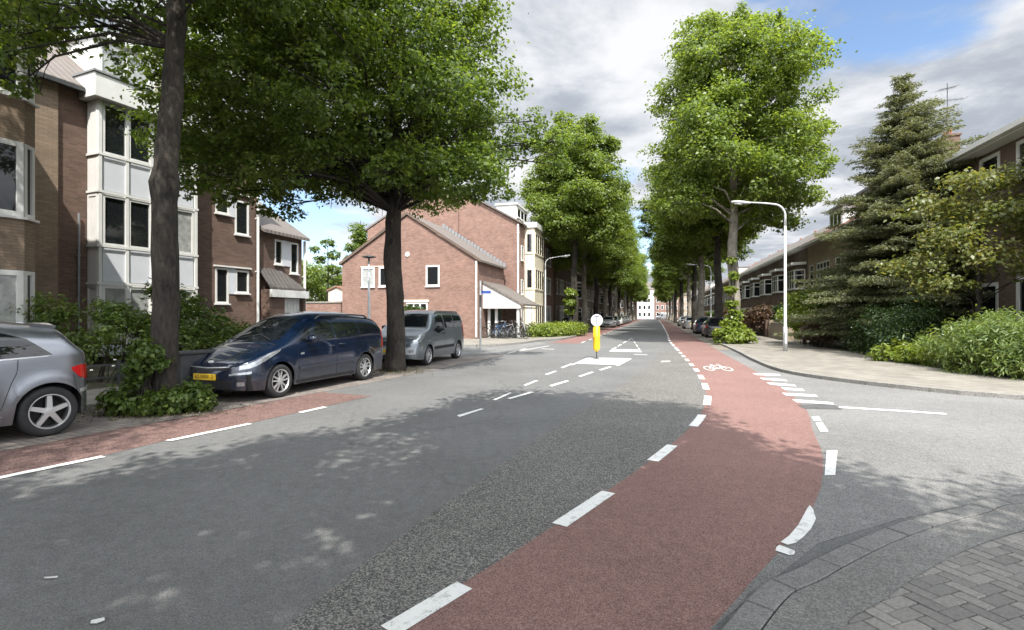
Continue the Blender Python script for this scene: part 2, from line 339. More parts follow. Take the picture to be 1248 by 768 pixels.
PAINT_FAINT = paintmat('road_paint_faint', (0.42, 0.42, 0.40), 0.85)
BRICK_BROWN = bricks('brown_brick', (0.098, 0.056, 0.041), (0.148, 0.088, 0.064), (0.11, 0.095, 0.082))
BRICK_TAN = bricks('tan_brick', (0.20, 0.145, 0.098), (0.265, 0.195, 0.135), (0.14, 0.12, 0.10))
BRICK_RED = bricks('red_brick', (0.165, 0.088, 0.066), (0.255, 0.145, 0.112), (0.21, 0.165, 0.14), mort=0.014)
BRICK_DARK = bricks('dark_brick', (0.095, 0.064, 0.049), (0.145, 0.098, 0.074), (0.11, 0.096, 0.083))
BRICK_BUFF = bricks('buff_brick', (0.25, 0.20, 0.14), (0.31, 0.25, 0.18), (0.2, 0.18, 0.15))
TILES_GREY = roof_tiles('grey_roof_tiles', (0.085, 0.075, 0.068), (0.17, 0.15, 0.135))
TILES_BROWN = roof_tiles('brown_roof_tiles', (0.085, 0.072, 0.064), (0.16, 0.135, 0.12))
TILES_RED = roof_tiles('red_roof_tiles', (0.17, 0.075, 0.05), (0.25, 0.13, 0.09))
WHITE = flat('white_painted_wood', (0.64, 0.64, 0.62), 0.4, noise=0.06, nscale=3)
CREAM = flat('cream_painted_panel', (0.66, 0.60, 0.47), 0.5, noise=0.08, nscale=3)
PANEL = flat('pale_blue_grey_panel', (0.56, 0.585, 0.62), 0.35, noise=0.05, nscale=2)
RENDER_WHITE = flat('white_render', (0.60, 0.59, 0.565), 0.8, noise=0.08, nscale=2)
GLASS = flat('window_glass', (0.012, 0.014, 0.016), 0.03, spec=0.9)
GLASS_CURTAIN = flat('curtained_glass', (0.30, 0.31, 0.30), 0.25, coat=1.0, noise=0.35, nscale=5)
DOORM = flat('dark_green_door', (0.03, 0.045, 0.04), 0.4)
LEAD = flat('lead_flashing', (0.20, 0.21, 0.22), 0.5, noise=0.2)
STEEL = flat('galvanised_steel', (0.50, 0.51, 0.51), 0.45, metal=0.35, noise=0.12, nscale=4)
LAMPWHITE = flat('lamp_white', (0.42, 0.43, 0.43), 0.35, noise=0.08)
DARKMETAL = flat('dark_metal', (0.055, 0.058, 0.06), 0.5, metal=0.3, noise=0.2)
YELLOW = flat('yellow_plastic', (0.82, 0.46, 0.012), 0.42, noise=0.07)
SIGNBLUE = flat('sign_blue', (0.03, 0.07, 0.30), 0.4)
BLACK = flat('black_plastic', (0.012, 0.012, 0.013), 0.5)
RUBBER = flat('tyre_rubber', (0.018, 0.018, 0.019), 0.8, noise=0.3, nscale=12)
ALLOY = flat('alloy', (0.62, 0.63, 0.64), 0.3, metal=0.75)
CARGLASS = flat('car_glass', (0.008, 0.010, 0.013), 0.02, spec=0.6)
LENS = flat('clear_lens', (0.36, 0.38, 0.40), 0.06, metal=0.55, coat=1.0, noise=0.3, nscale=14)
TAILRED = flat('tail_lens', (0.42, 0.012, 0.014), 0.12, coat=1.0, noise=0.3, nscale=18)
PLATEY = flat('plate_yellow', (0.72, 0.46, 0.03), 0.4)
BARK_DARK = barkmat('bark_dark', (0.007, 0.006, 0.0045), (0.06, 0.049, 0.038), 9)
BARK_PALE = barkmat('bark_pale', (0.13, 0.115, 0.092), (0.33, 0.30, 0.25), 5)
LEAF = leafmat('lime_leaves', (0.068, 0.108, 0.020), (0.122, 0.180, 0.034), (0.205, 0.260, 0.065), 0.52)
LEAF_DEEP = leafmat('lime_leaves_deep', (0.048, 0.084, 0.016), (0.090, 0.145, 0.026), (0.170, 0.225, 0.05), 0.5)
LEAF_BUSH = leafmat('bush_leaves', (0.04, 0.075, 0.015), (0.08, 0.13, 0.025), (0.16, 0.21, 0.05), 0.4)
LEAF_BAMBOO = leafmat('bamboo_leaves', (0.055, 0.09, 0.024), (0.12, 0.175, 0.043), (0.22, 0.27, 0.085), 0.4, nscale=1.2)
LEAF_HEDGE = leafmat('hedge_leaves', (0.02, 0.042, 0.012), (0.036, 0.07, 0.018), (0.065, 0.11, 0.03), 0.3)
LEAF_LIGHT = leafmat('light_leaves', (0.10, 0.14, 0.02), (0.16, 0.22, 0.035), (0.25, 0.31, 0.07), 0.4)
LEAF_MAPLE = leafmat('maple_leaves', (0.085, 0.11, 0.03), (0.13, 0.155, 0.045), (0.19, 0.17, 0.065), 0.45)
LEAF_RUSSET = leafmat('russet_leaves', (0.06, 0.035, 0.025), (0.10, 0.06, 0.04), (0.15, 0.11, 0.07), 0.3)
NEEDLE = leafmat('fir_needles', (0.09, 0.105, 0.055), (0.12, 0.135, 0.07), (0.15, 0.16, 0.085), 0.3, 0.85, 0.9)
# ------------------------------------------------------------------ ground, road, pavements
sheet('land', [(-700, -300), (700, -300), (700, 1200), (-700, 1200)], -0.06, LAND)
sheet('road', [(-45, -18), (70, -18), (110, 235), (-45, 235)], 0.0, ASPHALT)
RED_L = spline([(-15.5, -12), (-6.7, -4), (-2.85, 0), (-0.62, 2.7), (0.6, 4.36), (1.745, 6.07), (2.85, 7.97), (3.72, 9.91), (4.40, 11.87), (4.99, 13.79), (5.59, 15.95), (7.1, 21.8), (10.0, 32.9), (14.5, 48.6), (30, 104), (57.5, 204)])
RED_R = spline([(-13.6, -12), (-4.8, -4), (-1.35, 0), (1.02, 2.66), (2.51, 4.32), (3.49, 5.8), (4.17, 7.15), (5.36, 9.63), (6.87, 14.37), (9.01, 22.2), (12.6, 35), (16.35, 48.6), (31.7, 104), (59.2, 204)])
EDGE_L = spline([(-19.5, -12), (-11.6, -4), (-8.4, 0), (-5.08, 5.13), (-4.41, 6.63), (-3.89, 7.67), (-3.33, 8.95), (-2.05, 12), (-0.55, 16), (0.85, 20), (2.45, 25), (4.28, 30.9), (8.95, 48), (24.4, 104), (52, 204)])
def between(line, y0, y1): return [p for p in line if y0 <= p[1] <= y1]

sheet('red_cycle_lane', RED_L + RED_R[::-1], 0.004, RED)
m = MB(); strip(m, between(EDGE_L, -12, 10.4), 0.06, 1.34, 0.004); o = tag(m.build('red_cycle_lane', RED_DIRTY, recalc=False), kind='structure')
m = MB(); strip(m, between(EDGE_L, 29.2, 203), 0.06, 1.75, 0.004); o = tag(m.build('red_cycle_lane', RED_FAR, recalc=False), kind='structure')
COARSE = [(-1.9, 1.2), (-1.18, 2.66), (-1.02, 3.23), (-0.46, 4.72), (0.97, 8.3), (2.75, 12.4), (4.6, 17.3), (6.9, 24)]
CO = spline(COARSE, 0.4); inner = [p for p in RED_L if 1.0 <= p[1] <= 24.2]
sheet('coarse_asphalt_strip', CO + inner[::-1], 0.003, ASPHALT_COARSE)
# side streets
sheet('side_street_asphalt', [p for p in RED_R if 2.6 <= p[1] <= 24] + [(9.2, 22), (8.4, 18), (7.6, 14.6), (8.0, 12.6), (8.9, 10.9), (9.8, 9.85), (12, 7.7), (30, -2), (30, -9), (14, 1.6), (7, 4.45), (4.57, 4.66), (3.07, 4.1), (2.17, 3.66)], 0.003, ASPHALT_SIDE)
sheet('side_street_asphalt', [(-32, 30.6), (-10, 25.2), (-5, 22.8), (-3.2, 21), (-1.0, 21.4), (2.0, 29.4), (1.6, 31.4), (-1.0, 26.25), (-3, 26.3), (-32, 34.2)], 0.002, ASPHALT_SIDE)

# left pavement near, with parking strip
KERB_LN = spline([(-21.5, -12), (-15.0, -4), (-12.0, 0), (-9.1, 5.1), (-7.2, 8.9), (-5.75, 12.5), (-4.5, 16.2), (-3.9, 18.3), (-4.0, 19.8), (-5.0, 21.8), (-8, 23.6), (-12, 25.2), (-32, 30.4)])
PARK_R = offset_line(between(EDGE_L, -12, 21), 1.36)
park = [p for p in KERB_LN if p[0] > -21.4 and p[1] < 18.4]
sheet('parking_lane', park + PARK_R[::-1], 0.0055, PARKING)
sheet('left_pavement', KERB_LN + [(-45, 32), (-45, -12)], 0.105, PAVE_GREY)
KERB_LF = spline([(-32, 34.3), (-6, 27.1), (-2.5, 26.4), (-0.9, 26.9), (0.4, 28.8), (1.6, 31.7), (2.95, 33.4), (4.0, 36.2), (5.3, 41.2), (5.4, 43), (3.9, 44.5), (7.0, 54), (20.8, 104), (48.4, 204)])
sheet('left_pavement', KERB_LF + [(-45, 235), (-45, 36)], 0.105, PAVE_PALE)
m = MB(); strip(m, between(EDGE_L, 43.5, 203), 1.76, 4.0, 0.005); tag(m.build('parking_lane', PARKING, recalc=False), kind='structure')
# right pavement
KERB_RF = spline([(58, -12), (30, -1), (14, 6.2), (9.85, 9.9), (8.9, 10.95), (8.05, 12.6), (7.75, 14.6), (8.55, 18), (9.75, 22), (11.5, 28.3), (12.75, 33), (13.6, 34.4), (14.7, 34.9), (15.7, 38), (18.7, 48.6), (34, 104), (61.6, 204)])
sheet('right_pavement', KERB_RF + [(110, 204), (110, -12)], 0.085, PAVE_PALE)
m = MB(); strip(m, between(RED_R, 23.5, 203), -0.02, -2.4, 0.005); tag(m.build('parking_lane', PAVE_BUFF, recalc=False), kind='structure')

def kerb(line, side, top, w=0.13, L=1.0, name='kerb'):
    """Concrete kerb stones laid end to end along a line."""
    m = MB(); acc = 0; cur = [line[0]]
    def emit(c):
        if len(c) < 2: return
        a, b = offset_line(c, 0.0), offset_line(c, side * w)
        d0 = (Vector(c[1]) - Vector(c[0])).normalized() * 0.004; d1 = (Vector(c[-1]) - Vector(c[-2])).normalized() * 0.004
        pa = [Vector(p) for p in a]; pb = [Vector(p) for p in b]
        pa[0] += d0; pb[0] += d0; pa[-1] -= d1; pb[-1] -= d1
        for i in range(len(c) - 1):
            q = [pa[i], pa[i + 1], pb[i + 1], pb[i]]
            m.hull([(p.x, p.y, -0.02) for p in q], [(p.x, p.y, top) for p in q])
    for i in range(1, len(line)):
        d = (Vector(line[i]) - Vector(line[i - 1])).length; acc += d; cur.append(line[i])
        if acc >= L: emit(cur); cur = [line[i]]; acc = 0
    emit(cur)
    return tag(m.build(name, KERB), kind='structure')
kerb(KERB_LN, -1, 0.110); kerb(KERB_LF, -1, 0.110); kerb(KERB_RF, 1, 0.090)

# corner pavement at the camera's feet: kerb stones, concrete band, herringbone clinkers
def px(pts): return [G(u, v) for u, v in pts]
K_OUT = spline([(-11, -11.6), (-4.4, -4), (-0.95, 0.2)] + px([(891, 760), (977.6, 696), (1079.6, 648.4), (1169, 623), (1248, 608.6)]) + [(7.0, 4.55), (12, 2.2), (30, -8)], 0.1)
def toward_corner(line, d): return offset_line(line, -d)
K_IN = toward_corner(K_OUT, 0.15); C_IN = toward_corner(K_OUT, 0.45)
sheet('corner_pavement_bed', K_OUT + [(30, -12), (-11, -12)], 0.006, JOINT)
m = MB(); acc = 0; st = 0; rnd = random.Random(4); nxt = 0.34
for i in range(1, len(K_OUT)):
    acc += (Vector(K_OUT[i]) - Vector(K_OUT[i - 1])).length
    if acc > nxt:
        if K_OUT[i][1] > -2 and K_OUT[i][0] < 14:
            seg = K_OUT[st:i + 1]; a = seg; b = toward_corner(K_OUT, 0.145)[st:i + 1]; z = 0.034 + rnd.uniform(-.002, .002)
            t0 = (Vector(seg[1]) - Vector(seg[0])).normalized() * 0.006; t1 = (Vector(seg[-1]) - Vector(seg[-2])).normalized() * 0.006
            A = [Vector(p) for p in a]; B = [Vector(p) for p in b]; A[0] += t0; B[0] += t0; A[-1] -= t1; B[-1] -= t1
            poly = [(p.x, p.y) for p in A] + [(p.x, p.y) for p in B[::-1]]
            m.prism(poly[::-1], -0.01, z)
        st = i; acc = 0; nxt = rnd.choice((0.30, 0.33, 0.42))
kb = m.build('corner_kerb', KERB_NEAR, bevel=0.006); tag(kb, kind='structure')
m = MB(); strip(m, [p for p in K_OUT if -2 < p[1] and p[0] < 14], -0.156, -0.45, 0.030); tag(m.build('concrete_band', CONCRETE, recalc=False), kind='structure')
CLINK = None
def clinker_mat():
    mt, nt, b, N, L = newmat('grey_clinker'); g = N('ShaderNodeNewGeometry'); tc = N('ShaderNodeTexCoord')
    cr = N('ShaderNodeValToRGB'); e = cr.color_ramp.elements; e[0].color = (0.14, 0.133, 0.124, 1); e[1].color = (0.225, 0.212, 0.194, 1); L(g.outputs['Random Per Island'], cr.inputs[0])
    n = N('ShaderNodeTexNoise'); n.inputs['Scale'].default_value = 45; n.inputs['Detail'].default_value = 7; n.inputs['Roughness'].default_value = 0.7; L(tc.outputs['Object'], n.inputs['Vector'])
    r = N('ShaderNodeMapRange'); r.inputs[1].default_value = 0.3; r.inputs[2].default_value = 0.7; r.inputs[3].default_value = 0.7; r.inputs[4].default_value = 1.3; L(n.outputs[0], r.inputs[0])
    sc = N('ShaderNodeVectorMath'); sc.operation = 'SCALE'; L(cr.outputs[0], sc.inputs[0]); L(r.outputs[0], sc.inputs['Scale']); L(sc.outputs[0], b.inputs['Base Color']); b.inputs['Roughness'].default_value = 0.85
    u = N('ShaderNodeBump'); u.inputs['Strength'].default_value = 0.5; u.inputs['Distance'].default_value = 0.004; L(n.outputs[0], u.inputs['Height']); L(u.outputs[0], b.inputs['Normal']); return mt
m = MB(); rnd = random.Random(9); W_ = 0.09; ang = 0.36; ca, sa = cos(ang), sin(ang)
lim = [(p[0], p[1]) for p in C_IN]
lx = np.array([p[0] for p in lim]); ly = np.array([p[1] for p in lim])
top_of = lambda x: float(np.interp(x, lx[(lx > -2)], ly[(lx > -2)]))
for i in range(-50, 70):
    for j in range(-75, 75):
        for (x0, y0, x1, y1) in ((0, 0, 2, 1), (2, -1, 3, 1)):
            ox, oy = j + 4 * i, j
            c = ((ox + (x0 + x1) / 2) * W_, (oy + (y0 + y1) / 2) * W_); cx, cyy = c[0] * ca - c[1] * sa + 2, c[0] * sa + c[1] * ca + 2
            if not (0.2 < cx < 7.5 and 0.4 < cyy < 6) or cyy > top_of(cx) + 0.17: continue
            g_ = 0.035; q = []
            dz = rnd.uniform(-0.002, 0.0015)
            for (a, b_) in ((x0 + g_, y0 + g_), (x1 - g_, y0 + g_), (x1 - g_, y1 - g_), (x0 + g_, y1 - g_)):
                X, Y = (ox + a) * W_, (oy + b_) * W_; q.append((X * ca - Y * sa + 2, X * sa + Y * ca + 2))
            mxp = sum(p[0] for p in q) / 4, sum(p[1] for p in q) / 4
            ins = [(p[0] + (mxp[0] - p[0]) * 0.06, p[1] + (mxp[1] - p[1]) * 0.06) for p in q]
            m.add([(*p, 0.005) for p in q] + [(*p, 0.019 + dz) for p in q] + [(*p, 0.025 + dz) for p in ins],
                  [(8, 9, 10, 11)] + [(k, (k + 1) % 4, 4 + (k + 1) % 4, 4 + k) for k in range(4)] + [(4 + k, 4 + (k + 1) % 4, 8 + (k + 1) % 4, 8 + k) for k in range(4)])
tag(m.build('herringbone_paving', clinker_mat(), recalc=False), kind='structure')

# painted markings
def mark(polys, mat, z=0.0095, name='road_marking'):
    m = MB()
    for p in polys:
        w = [G(u, v) for u, v in p]
        a = sum(w[i][0] * w[(i + 1) % len(w)][1] - w[(i + 1) % len(w)][0] * w[i][1] for i in range(len(w)))
        if a < 0: w = w[::-1]
        m.add([(*q, z) for q in w], [tuple(range(len(w)))])
    return tag(m.build(name, mat, recalc=False), kind='structure')
def dash(line, y0, y1, w, off=0.0):
    seg = [p for p in line if y0 < p[1] < y1]
    f = lambda y: float(np.interp(y, [p[1] for p in line], [p[0] for p in line]))
    return offset_line([(f(y0), y0)] + seg + [(f(y1), y1)], off), w
def dashes(items, mat, z=0.0095, name='road_marking'):
    m = MB()
    for pts, w in items: strip(m, pts, -w / 2, w / 2, z)
    return tag(m.build(name, mat, recalc=False), kind='structure')
yv = lambda v: FPX * EYE / (v - 384.0)
dashes([dash(EDGE_L, 3.2, yv(557), .11), dash(EDGE_L, yv(538), yv(517), .11), dash(EDGE_L, yv(503.5), yv(496.5), .11)] + [dash(EDGE_L, -9 + k * 3, -7 + k * 3, .11) for k in range(3)], PAINT)
far_l = [dash(EDGE_L, y, y + 1.6, .11) for y in np.arange(30, 120, 3.4)]
dashes(far_l, PAINT_WORN)
near_r = [(768, 713), (640, 600), (562, 543), (520, 506), (494, 483), (475, 467.5), (462.5, 457.5), (453, 449.5)]
dashes([dash(RED_L, yv(a), yv(b), .13, -0.03) for a, b in near_r], PAINT)
dashes([dash(RED_L, y, y + 0.8, .12, -0.02) for y in np.arange(16.4, 24, 1.75)] + [dash(RED_L, y, y + 1.5, .13, -0.02) for y in np.arange(24.2, 60, 2.6)] + [dash(RED_L, y, y + 6, .12) for y in np.arange(60, 150, 7)], PAINT)
mark([[(560, 509), (590, 499), (586, 498.6), (557, 507)], [(604, 488.5), (624, 479.5), (621, 479), (601, 487.6)], [(622, 487), (651, 478.5), (647, 477.8), (618, 486)],
      [(641, 470.6), (656, 464.4), (652.5, 464), (638, 469.8)], [(673, 471.5), (694, 464.8), (690, 464.2), (669, 470.5)], [(667, 457.4), (679, 452.7), (676, 452.4), (664, 456.7)],
      [(708, 459.6), (724, 454), (720.5, 453.6), (704.5, 458.9)], [(733, 451.8), (746, 447.4), (742.5, 447), (729.5, 451.2)], [(686, 449), (698, 443.9), (695.5, 443.6), (683, 448.4)]], PAINT)
# painted traffic island: outline and worn fill, then the triangle beyond it
mark([[(700, 443.6), (717, 436.7), (768, 437.6), (752, 445.2)]], PAINT_WORN, 0.0085)
mark([[(695, 445.4), (716, 436.3), (718.5, 436.5), (699, 445.2)], [(716, 437.1), (716.6, 436.2), (769.5, 437.2), (768, 438)], [(750, 446), (767, 437.6), (770, 437.6), (754, 446.2)]], PAINT)
mark([[(742, 428.4), (747, 426), (777, 426.6), (783, 429.4), (760, 428.9)]], PAINT, 0.0085)
mark([[(742 + (770 - 742) * t0, 428 - 16 * t0), (742 + (770 - 742) * t1, 428 - 16 * t1), (744.4 + (770.6 - 744.4) * t1, 428.2 - 16 * t1), (744.4 + (770.6 - 744.4) * t0, 428.2 - 16 * t0)] for t0, t1 in ((.1, .28), (.36, .52), (.6, .74), (.82, .98))] +
     [[(782 - 12 * t0, 429 - 17 * t0), (782 - 12 * t1, 429 - 17 * t1), (780 - 10.2 * t1, 429 - 17 * t1), (780 - 10.2 * t0, 429 - 17 * t0)] for t0, t1 in ((.1, .28), (.36, .52), (.6, .74), (.82, .98))], PAINT)
mark([[(806, 440), (817, 439.6), (817, 441.6), (805, 442)], [(772, 433), (789, 433.4), (789, 432.2), (773, 431.8)]], PAINT_FAINT)
# bicycle symbol on the lane
def bike_symbol(cx, cyy, s, rot, tall=4.2):
    m = MB(); c, sn = cos(rot), sin(rot)
    T = lambda x, y: (cx + (x * c - y * tall * sn) * s, cyy + (x * sn + y * tall * c) * s, 0.0095)
    def ring(x, y, r, w=0.09, n=20):
        m.add([T(x + (r - w) * cos(2 * pi * k / n), y + (r - w) * sin(2 * pi * k / n)) for k in range(n)] + [T(x + r * cos(2 * pi * k / n), y + r * sin(2 * pi * k / n)) for k in range(n)],
              [(k, n + k, n + (k + 1) % n, (k + 1) % n) for k in range(n)])
    def bar(x0, y0, x1, y1, w=0.075):
        d = Vector((x1 - x0, y1 - y0)).normalized(); p = Vector((-d.y, d.x)) * w / 2
        m.add([T(x0 + p.x, y0 + p.y), T(x0 - p.x, y0 - p.y), T(x1 - p.x, y1 - p.y), T(x1 + p.x, y1 + p.y)], [(0, 1, 2, 3)])
    ring(-.55, 0, .36); ring(.55, 0, .36)
    for b_ in ((-.55, 0, -.2, .55), (-.2, .55, .4, .5), (-.2, .55, .05, -.05), (.05, -.05, .4, .5), (.55, 0, .34, .75), (.34, .75, .2, .75), (-.3, .62, -.08, .62), (-.55, 0, .05, -.05)): bar(*b_)
    return tag(m.build('bicycle_marking', PAINT_WORN, recalc=False), kind='structure')
bx_, by_ = G(875, 449.5); bike_symbol(bx_, by_, 0.45, -0.27)
# right edge blocks and the give-way hatching at the side street
mark([[(1005, 580.5), (1007.5, 550.5), (1020.5, 549.8), (1018, 580)], [(989, 508.5), (998, 508), (1001, 513.5), (992, 514)], [(994, 516), (1002, 515), (1009.5, 526.5), (1000, 527)]], PAINT)
mark([[(951.5, 662), (962, 654), (973, 641), (980, 628), (984, 620.5), (987, 617), (991, 622), (994.5, 634), (988, 646.5), (979.5, 655.5), (970, 663), (960, 665.5)], [(946.5, 668), (950, 665.6), (969, 673), (968, 677.5), (963, 678.5), (945, 672.5)]], PAINT)
H = [((917, 455.3), (949, 456.6)), ((925.5, 460.8), (957, 463)), ((934, 466.6), (968, 469.2)), ((951.5, 472.6), (978, 474.6)), ((953, 479.3), (994, 481.6)), ((965.5, 487.2), (1014, 491))]
mark([[(a[0], a[1]), (b[0], b[1]), (b[0] + 3, b[1] + 1.9 + k * .16), (a[0] + 5, a[1] + 2.2 + k * .28)] for k, (a, b) in enumerate(H)], PAINT)
mark([[(1023, 496), (1100, 500.8), (1153, 504.4), (1153.5, 506), (1100, 502.4), (1022, 497.6)]], PAINT)
mark([[(972, 494), (1014, 492.4), (1027, 499.5), (980, 498.6)]], flat('dark_patch', (0.07, 0.07, 0.07), 0.8, noise=0.3, nscale=5), 0.0075, 'dark_patch')  # flat darker patch on the asphalt beside the white line
mark([[(53, 705), (71, 703.6), (70, 706), (55, 707)], [(111, 758), (127, 754.5), (128, 758), (118, 762), (110, 762)]], PAINT_WORN)
# faint markings at the mouth of the left side street
mark([[(616, 431), (640, 424.5), (643, 424.9), (620, 431.6)], [(628, 428), (668, 421.5), (671, 422), (634, 428.8)], [(660, 425), (676, 425.4), (675, 426.4), (659, 426)]], PAINT_FAINT)
# front gardens
sheet('garden_soil', [(-30, -6), (-14.3, -1), (-10.8, 5), (-9.3, 9), (-7.2, 13.5), (-6.4, 17), (-6.8, 20.6), (-12.5, 23.4), (-30, 28)], 0.110, SOIL)
sheet('garden_soil', [(13.2, 9.4), (12.6, 11.3), (12.1, 13.9), (12.7, 16.6), (14.6, 23.6), (17.7, 34.6), (64.5, 204), (69, 204), (20, 26), (22, 5)], 0.090, SOIL)
# ------------------------------------------------------------------ buildings
def wall_holes(mb, x0, x1, z0, z1, holes, y=0.0, rev=0.12):
    """A wall face looking to -y with real openings and their reveals."""
    xs = sorted({x0, x1, *[h[0] for h in holes], *[h[1] for h in holes]}); zs = sorted({z0, z1, *[h[2] for h in holes], *[h[3] for h in holes]})
    for i in range(len(xs) - 1):
        for k in range(len(zs) - 1):
            cx, cz = (xs[i] + xs[i + 1]) / 2, (zs[k] + zs[k + 1]) / 2
            if any(h[0] < cx < h[1] and h[2] < cz < h[3] for h in holes): continue
            mb.add([(xs[i], y, zs[k]), (xs[i + 1], y, zs[k]), (xs[i + 1], y, zs[k + 1]), (xs[i], y, zs[k + 1])], [(0, 1, 2, 3)])
    for a, b, c, d in holes:
        mb.add([(a, y, c), (b, y, c), (b, y, d), (a, y, d), (a, y + rev, c), (b, y + rev, c), (b, y + rev, d), (a, y + rev, d)],
               [(0, 4, 5, 1), (1, 5, 6, 2), (2, 6, 7, 3), (3, 7, 4, 0)])

def seg_win(parent, p0, p1, z0, z1, cols=1, rows=(), proud=0.03, deep=0.06, fw=0.06, mat=None, pane=None, sill=True, name='window', bars=()):
    """Window frame with its pane along the plan segment p0-p1; outside is to the right of travel."""
    a, b = Vector(p0), Vector(p1); L = (b - a).length; d = (b - a) / L; n = Vector((d.y, -d.x)); mat = mat or WHITE
    def tr(m_):
        m_.v = [tuple((a + d * x + n * (-y)).to_3d() + Vector((0, 0, z))) for x, y, z in m_.v]; return m_
    m_ = MB(); y0, y1 = -proud, deep
    m_.box(0, y0, z0, fw, y1, z1); m_.box(L - fw, y0, z0, L, y1, z1); m_.box(fw, y0, z0, L - fw, y1, z0 + fw); m_.box(fw, y0, z1 - fw, L - fw, y1, z1)
    xs = list(bars) or [L * k / cols for k in range(1, cols)]
    for x in xs: m_.box(x - fw * .5, y0 + .004, z0 + fw, x + fw * .5, y1, z1 - fw)
    ed = [fw] + xs + [L - fw]
    for r in rows:
        zz = z0 + (z1 - z0) * r
        for k in range(len(ed) - 1): m_.box(ed[k] + (fw * .5 if k else 0), y0 + .006, zz - fw * .4, ed[k + 1] - (fw * .5 if k < len(ed) - 2 else 0), y1, zz + fw * .4)
    f = tr(m_).build(name, mat, parent)
    if sill:
        s = MB(); s.box(-0.04, y0 - 0.07, z0 - 0.055, L + 0.04, y1 - .01, z0 - 0.003); tr(s).build('sill', mat, f)
    g = MB(); yy = -0.016 if proud >= 0.045 else min(y0 + 0.045, y1 - .012); g.box(fw * .6, yy, z0 + fw * .6, L - fw * .6, yy + 0.008, z1 - fw * .6); tr(g).build('pane', pane or GLASS, f)
    return f

def roof_gable_x(parent, x0, x1, y0, y1, ze, zr, yr, mat, over=0.25, th=0.14, name='roof'):
    """Pitched roof with its ridge along x."""
    m_ = MB(); s1 = (zr - ze) / (yr - y0); s2 = (zr - ze) / (y1 - yr)
    A = [(y0 - over, ze - over * s1), (yr, zr), (y1 + over, ze - over * s2)]
    B = [(p[0], p[1] + th) for p in A]
    prof = A + B[::-1]
    m_.hull([(x0, y, z) for y, z in prof], [(x1, y, z) for y, z in prof])
    return m_.build(name, mat, parent)

def gable_wall(mb, x, y0, y1, z0, ze, zr, yr, flip=False):
    v = [(x, y0, z0), (x, y1, z0), (x, y1, ze), (x, yr, zr), (x, y0, ze)]
    mb.add(v, [tuple(range(5))])

TILES_SHADED = roof_tiles('shaded_roof_tiles', (0.05, 0.045, 0.042), (0.10, 0.088, 0.08))  # grey tiles with the shadow on the lean-to roof put into the colour
TERRACOTTA = flat('terracotta', (0.3, 0.12, 0.07), 0.8, noise=.2)
def chimney(parent, x, y, z0, z1, w=0.9, d=0.6, mat=None):
    m_ = MB(); m_.box(x - w / 2, y - d / 2, z0, x + w / 2, y + d / 2, z1); m_.box(x - w / 2 - .06, y - d / 2 - .06, z1, x + w / 2 + .06, y + d / 2 + .06, z1 + .12)
    c = m_.build('chimney', mat or BRICK_BROWN, parent)
    for k in (-.25, .25): p = MB(); p.tube([(x + k * w, y, z1 + .12), (x + k * w, y, z1 + .5)], [.11, .09], 10); p.build('chimney_pot', TERRACOTTA, c)
    return c

def pipe(parent, x, y, z0, z1, r=0.05, mat=None):
    m_ = MB(); m_.tube([(x, y, z0), (x, y, z1)], r, 10)
    for z in np.arange(z0 + 1, z1, 2.2): m_.box(x - r - .02, y - .02, z, x + r + .02, y + r + .03, z + .05)
    return m_.build('downpipe', mat or WHITE, parent)

# --- near left apartment block, white bay over three storeys
LB = thing('apartment_block', 'brown brick apartment block with a full-height white window bay and white roof dormer', 'building', (-12.0, 18.4, 0.1), atan2(.919, .395))
m = MB()
holes = [(1.55, 2.15, 5.45, 6.30), (2.40, 3.04, 4.75, 6.12), (1.55, 2.12, 1.97, 3.35), (2.42, 3.04, 2.40, 3.32)]
wall_holes(m, -3.5, 3.52, 0, 8.45, holes)
m.add([(3.52, 0, 0), (3.52, 9, 0), (3.52, 9, 8.45), (3.52, 4.5, 11.7), (3.52, 0, 8.45)], [(0, 1, 2, 3, 4)])
m.add([(-9, 0.001, 0), (-9, 9, 0), (-9, 9, 8.45), (-9, 4.5, 11.7), (-9, 0.001, 8.45)], [(4, 3, 2, 1, 0)])
m.add([(-9, 9, 0), (3.52, 9, 0), (3.52, 9, 8.45), (-9, 9, 8.45)], [(0, 3, 2, 1)])
m.build('wall', BRICK_BROWN, LB, recalc=False)
m = MB(); m.box(-9.0, -0.10, 0, -3.505, 0.2, 8.44); m.build('tan_wall', BRICK_TAN, LB)
roof = roof_gable_x(LB, -9.2, 3.62, 0, 9, 8.45, 11.7, 4.5, TILES_BROWN, over=0.22)
for a, b in ((-9.2, -2.95), (0.69, 3.62)): m = MB(); m.box(a, -0.36, 8.24, b, -0.22, 8.36); m.build('gutter', DARKMETAL, LB)
